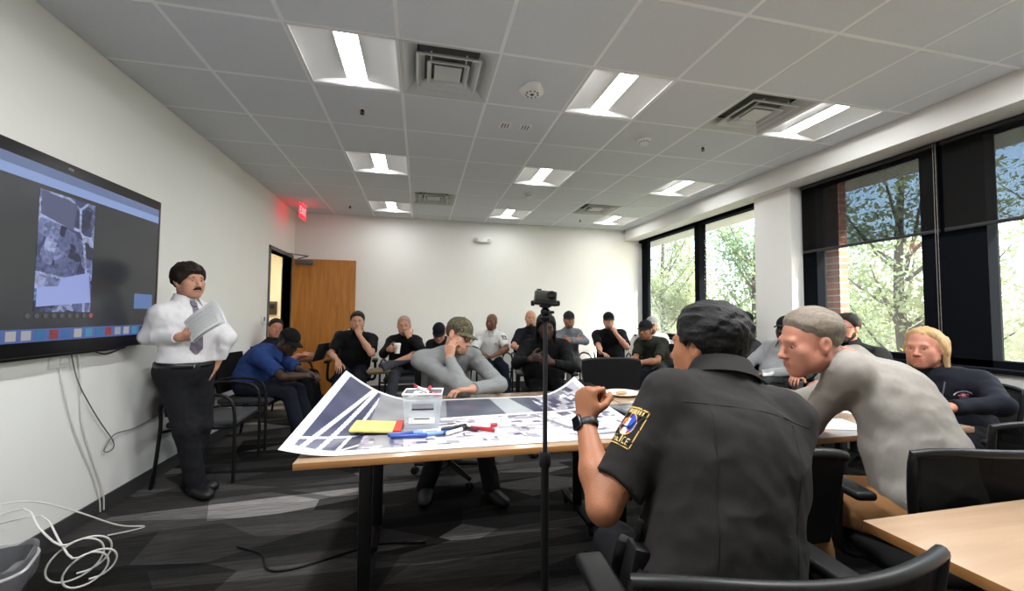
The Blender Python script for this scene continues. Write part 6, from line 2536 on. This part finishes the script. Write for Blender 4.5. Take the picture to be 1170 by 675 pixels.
MB().box((0.016, 0.02, 0), (0.02, 0.04, 0.03), None, 0.003, 1).build('plug', M_white, t)
# coil of white cable on and behind the bin
def coil(pts, lab):
    tag(MB().tube(bez(pts, 60), 0.0040, 6).build('coiled_cable', M_cabw), lab, 'cable', 'white cable coils by the bin')


coil([(-1.93, 2.20, 0.33), (-1.90, 2.35, 0.385), (-1.83, 2.48, 0.36), (-1.74, 2.62, 0.24), (-1.64, 2.78, 0.08), (-1.58, 2.90, 0.008), (-1.62, 2.86, 0.008), (-1.70, 2.80, 0.02)],
     'white cable arching out of the bin and ending on the carpet')
def loops(c, r, turns, e1, drift, start, end):
    e1 = nrm(V3(*e1))
    e2 = nrm(V3(0.25, -0.1, 1))
    pts = list(start)
    n = int(turns * 10)
    for k in range(n + 1):
        a = PI * 0.62 - 2 * PI * k / 10
        pts.append(tuple(V3(*c) + r * (1 - 0.012 * k) * (e1 * math.cos(a) + e2 * math.sin(a)) + V3(*drift) * k))
    return pts + list(end)


coil(loops((-1.500, 2.235, 0.170), 0.105, 1.6, (0.8, 0.55, 0), (0.002, 0.004, 0.0), [(-1.90, 2.30, 0.34), (-1.74, 2.33, 0.385), (-1.60, 2.22, 0.34)], []), 'white cable wound in the larger loops beside the bin')
coil(loops((-1.440, 2.205, 0.140), 0.085, 1.6, (0.8, 0.55, 0), (0.002, 0.004, 0.0), [(-1.86, 2.36, 0.31), (-1.70, 2.37, 0.33), (-1.54, 2.24, 0.27)], []), 'white cable wound in the smaller loops beside the bin')
# bin with a clear liner
t = thing('waste_bin', 'black waste bin with a clear plastic liner in the lower corner of the picture', 'waste bin', (-1.64, 1.985, 0), rad(24))
mb = MB()
bw, bd, tw, td, bh = 0.12, 0.10, 0.155, 0.13, 0.31


def ringpts(w_, d_, z, n=32, p=4.0):
    out = []
    for k in range(n):
        a = 2 * PI * k / n
        c, s = math.cos(a), math.sin(a)
        out.append((w_ * abs(c) ** (2 / p) * (1 if c >= 0 else -1), d_ * abs(s) ** (2 / p) * (1 if s >= 0 else -1), z))
    return out


def shell(mb, rings):
    n = len(rings[0])
    vs = [p for r in rings for p in r]
    fs = [(i * n + k, i * n + (k + 1) % n, (i + 1) * n + (k + 1) % n, (i + 1) * n + k) for i in range(len(rings) - 1) for k in range(n)]
    mb.add(vs, fs, True)


shell(mb, [ringpts(bw * .6, bd * .6, 0.002), ringpts(bw, bd, 0.0), ringpts(tw, td, bh), ringpts(tw + .006, td + .006, bh), ringpts(tw + .006, td + .006, bh - .012)])
mb.build('bin_body', M_blacksoft, t)
M_liner = mesh_fabric('liner_film', (150, 150, 154), 0.70)
mb = MB()
rr = []
for f, z, s in ((0, bh - 0.085, 1.03), (1, bh - 0.03, 1.07), (2, bh + 0.012, 1.06), (3, bh + 0.014, 0.96), (4, bh - 0.10, 0.80), (5, bh - 0.2, 0.7)):
    r_ = ringpts(tw * s + .004, td * s + .004, z, 64)
    rr.append([(x * (1 + 0.02 * math.sin(0.9 * k + f)), y * (1 + 0.02 * math.sin(0.7 * k + f)), z_ + 0.007 * math.sin(k * 0.62 + f) * (1 if f in (0, 2, 3) else 0.4)) for k, (x, y, z_) in enumerate(r_)])
shell(mb, rr)
mb.build('liner', M_liner, t)
mb = MB()
mb.tube(ringpts(tw + .009, td + .009, bh - 0.02, 48) + [ringpts(tw + .009, td + .009, bh - 0.02, 48)[0]], 0.006, 8, False)
mb.build('liner_band', mat('band_white', (214, 212, 210), 0.5), t)
# thin black cable on the carpet under the table
tag(MB().tube(bez([(-0.95, 2.55, 0.006), (-0.80, 2.45, 0.006), (-0.72, 2.30, 0.006), (-0.60, 2.28, 0.006), (-0.42, 2.35, 0.006), (-0.20, 2.42, 0.006), (0.05, 2.38, 0.006)], 40), 0.006, 6).build('floor_cable', M_black), 'black cable snaking over the carpet under the map table', 'cable')
# ================================================================== OUTDOORS
def leaf_mat(name, c1, c2):
    m, nt, b = nodes_of(name)
    tc = N(nt, 'ShaderNodeTexCoord')
    nz = N(nt, 'ShaderNodeTexNoise')
    setin(nz, Scale=1.7, Detail=6.0)
    nt.links.new(tc.outputs['Object'], nz.inputs['Vector'])
    rp = N(nt, 'ShaderNodeValToRGB')
    rp.color_ramp.elements[0].position = 0.35
    rp.color_ramp.elements[0].color = lin(c1)
    rp.color_ramp.elements[1].position = 0.65
    rp.color_ramp.elements[1].color = lin(c2)
    nt.links.new(nz.outputs['Fac'], rp.inputs[0])
    nt.links.new(rp.outputs[0], b.inputs['Base Color'])
    b.inputs['Roughness'].default_value = 0.5
    tr = N(nt, 'ShaderNodeBsdfTranslucent')
    nt.links.new(rp.outputs[0], tr.inputs[0])
    mx = N(nt, 'ShaderNodeMixShader')
    mx.inputs[0].default_value = 0.5
    o = nt.nodes['Material Output']
    nt.links.new(b.outputs[0], mx.inputs[1])
    nt.links.new(tr.outputs[0], mx.inputs[2])
    nt.links.new(mx.outputs[0], o.inputs[0])
    return m


M_leaf = [leaf_mat('leaf_olive', (140, 150, 104), (196, 202, 156)), leaf_mat('leaf_yellow', (172, 182, 74), (222, 222, 110)), leaf_mat('leaf_deep', (110, 128, 92), (162, 178, 128))]
M_bark = mat('bark', (92, 80, 70), 0.9, 0, 0.3, 12, 0.6, 40, stretch=(1, 1, 0.2))


def tree(name, label, x, y, z0, h, crown, dens, lm, grp, seed, leaf=0.11, trunk=True):
    """crown = (radius, base height fraction)"""
    R = np.random.default_rng(seed)
    t = thing(name, label, 'tree' if trunk else 'bush', (x, y, z0), 0, grp)
    mb = MB()
    tips = []
    if trunk:
        mb.tube(bez([(0, 0, 0), (0.1, 0.05, h * .3), (-0.05, 0.1, h * .6), (0, 0, h * .92)], 12), [0.16 * (1 - k / 14) + 0.02 for k in range(13)], 8)
    nb = 26 if trunk else 14
    for k in range(nb):
        a = R.uniform(0, 2 * PI)
        f = crown[1] + (0.92 - crown[1]) * R.random()
        rr = crown[0] * (0.55 + .45 * R.random()) * (1 - 0.35 * abs(f - 0.55))
        p0 = np.array([0, 0, h * f * 0.8])
        p1 = np.array([rr * math.cos(a), rr * math.sin(a), h * f + R.uniform(-.2, .5)])
        mid = (p0 + p1) / 2 + np.array([0, 0, -0.15])
        mb.tube(bez([p0, mid, p1], 6), [0.045, 0.04, 0.033, 0.026, 0.02, 0.014, 0.01][:len(bez([p0, mid, p1], 6))], 5)
        for q in (0.45, .62, .8, 1.0):
            tips.append(p0 + (p1 - p0) * q)
    mb.build('trunk' if trunk else 'stem', M_bark, t)
    tips = np.array(tips)
    n = dens
    c = tips[R.integers(0, len(tips), n)] + R.normal(0, 1, (n, 3)) * np.array([.33, .33, .26]) * crown[0] * 0.55
    a = R.normal(0, 1, (n, 3)); a /= np.linalg.norm(a, axis=1)[:, None]
    b = np.cross(a, R.normal(0, 1, (n, 3))); b /= np.linalg.norm(b, axis=1)[:, None]
    s = leaf * (0.6 + 0.8 * R.random((n, 1)))
    V = np.stack([c - a * s, c + b * s * .45, c + a * s, c - b * s * .45], 1).reshape(-1, 3)
    me = bpy.data.meshes.new('foliage')
    me.vertices.add(len(V)); me.vertices.foreach_set('co', V.ravel().astype(np.float32))
    me.loops.add(4 * n); me.loops.foreach_set('vertex_index', np.arange(4 * n, dtype=np.int32))
    me.polygons.add(n); me.polygons.foreach_set('loop_start', np.arange(0, 4 * n, 4, dtype=np.int32))
    me.update(calc_edges=True); me.validate()
    link('foliage', me, lm, t)


GZ = -3.2
TREES = [(8.6, 13.2, 8.4, 1.5, 0, 'olive green leafy tree seen through the window pane next to the back wall'),
         (9.2, 9.6, 8.2, 1.5, 2, 'darker green tree seen through the window pane beside the white pier'),
         (9.4, 6.2, 8.2, 1.5, 0, 'olive green tree seen behind the brick pier and the lowered shade'),
         (10.4, 2.9, 8.0, 1.4, 2, 'dark green tree seen through the window at the picture edge'),
         (15.0, 20.5, 9.5, 2.4, 0, 'far tall tree seen deepest through the window by the back wall'),
         (16.0, 13.2, 9.8, 2.4, 2, 'far tall dark tree behind the trees beside the white pier'),
         (17.5, 7.0, 9.6, 2.4, 0, 'far tall tree farthest out behind the lowered shade')]
for k, (x, y, h, cr, lm, lab) in enumerate(TREES):
    tree('leafy_tree', lab, x, y, GZ, h, (cr, 0.3), 9500, M_leaf[lm], 'trees outside the windows', 100 + k, 0.058)
BUSH = [(6.9, 4.7, 4.2, 0.9, 'yellow green bush filling the pane behind the bearded person in glasses'),
        (6.7, 7.9, 3.9, 0.9, 'yellow green bush low outside the window beside the white pier'),
        (7.6, 1.9, 4.2, 0.9, 'yellow green bush low outside the window at the picture edge'),
        (6.6, 11.0, 3.9, 0.9, 'yellow green bush low outside the pane nearest the back wall')]
for k, (x, y, h, cr, lab) in enumerate(BUSH):
    tree('garden_bush', lab, x, y, GZ, h, (cr, 0.25), 7500, M_leaf[1], 'bushes outside the windows', 300 + k, 0.048, False)
g = MB().span((4.5, -30, GZ - 0.2), (60, 60, GZ)).build('ground_outside', mat('pale_bounce_ground', (176, 170, 156), 0.95, 0, 0.2, 2.0))  # unseen ground, paled so it bounces sunlight up to the ceiling
struct(g)

# ================================================================== LIGHT AND CAMERA
w = bpy.data.worlds.new('sky')
SC.world = w
w.use_nodes = True
nt = w.node_tree
bg = nt.nodes['Background']
sky = N(nt, 'ShaderNodeTexSky', sky_type='NISHITA')
sky.sun_disc = False
sky.sun_elevation = rad(40)
sky.sun_rotation = rad(135)
sky.air_density = 1.0
sky.dust_density = 2.5
nt.links.new(sky.outputs[0], bg.inputs[0])
bg.inputs[1].default_value = SKY_S
su = bpy.data.lights.new('sun', 'SUN')
su.energy = SUN_S
su.angle = rad(0.6)
su.color = (1.0, 0.965, 0.90)
so = bpy.data.objects.new('sun', su)
COL.objects.link(so)
so.rotation_euler = Vector((-1.0, 2.0, -1.22)).to_track_quat('-Z', 'Y').to_euler()
so.location = (12, -8, 12)
# unseen row of lamps presumed behind camera, boosted for the near walls; corridor lamp
for (i, j) in BEHIND:
    l = bpy.data.lights.new('unseen_room_lamp', 'AREA')
    l.shape = 'RECTANGLE'
    l.size, l.size_y = 0.12, 0.55
    l.energy = LAMP_W
    l.color = (0.97, 0.985, 1.0)
    o = bpy.data.objects.new('unseen_room_lamp', l)
    COL.objects.link(o)
    o.location = (GX0 + T * (i + .5), GY0 + T * (j + .5), HC - 0.02)
l = bpy.data.lights.new('corridor_lamp', 'AREA')
l.size = 0.6
l.energy = 38
l.color = (1.0, 0.95, 0.84)
o = bpy.data.objects.new('corridor_lamp', l)
COL.objects.link(o)
o.location = (-2.8, 7.0, 2.55)

cam = bpy.data.cameras.new('camera')
cam.sensor_width = 36
cam.lens = 467.3 / 1170 * 36
cam.clip_start = 0.05
co = bpy.data.objects.new('camera', cam)
COL.objects.link(co)
yaw, pit, rol = 0.2196298, 0.0450100, 0.0064803
fwd = Vector((math.sin(yaw) * math.cos(pit), math.cos(yaw) * math.cos(pit), math.sin(pit)))
rgt = Vector((math.cos(yaw), -math.sin(yaw), 0))
upv = rgt.cross(fwd)
c, s = math.cos(rol), math.sin(rol)
r2, u2 = rgt * c + upv * s, upv * c - rgt * s
Mx = Matrix((r2, u2, -fwd)).transposed().to_4x4()
Mx.translation = Vector((0, 0, 1.28))
co.matrix_world = Mx
SC.camera = co
vs_ = SC.view_settings
vs_.view_transform = 'Standard'
vs_.look = 'None'
vs_.gamma = 1.0
vs_.use_curve_mapping = False
vs_.exposure = EXPO
SC.cycles.use_denoising = True
SC.cycles.max_bounces = 8
SC.cycles.diffuse_bounces = 5
SC.cycles.transparent_max_bounces = 12
SC.cycles.sample_clamp_indirect = 6.0
SC.cycles.caustics_reflective = False
SC.cycles.caustics_refractive = False
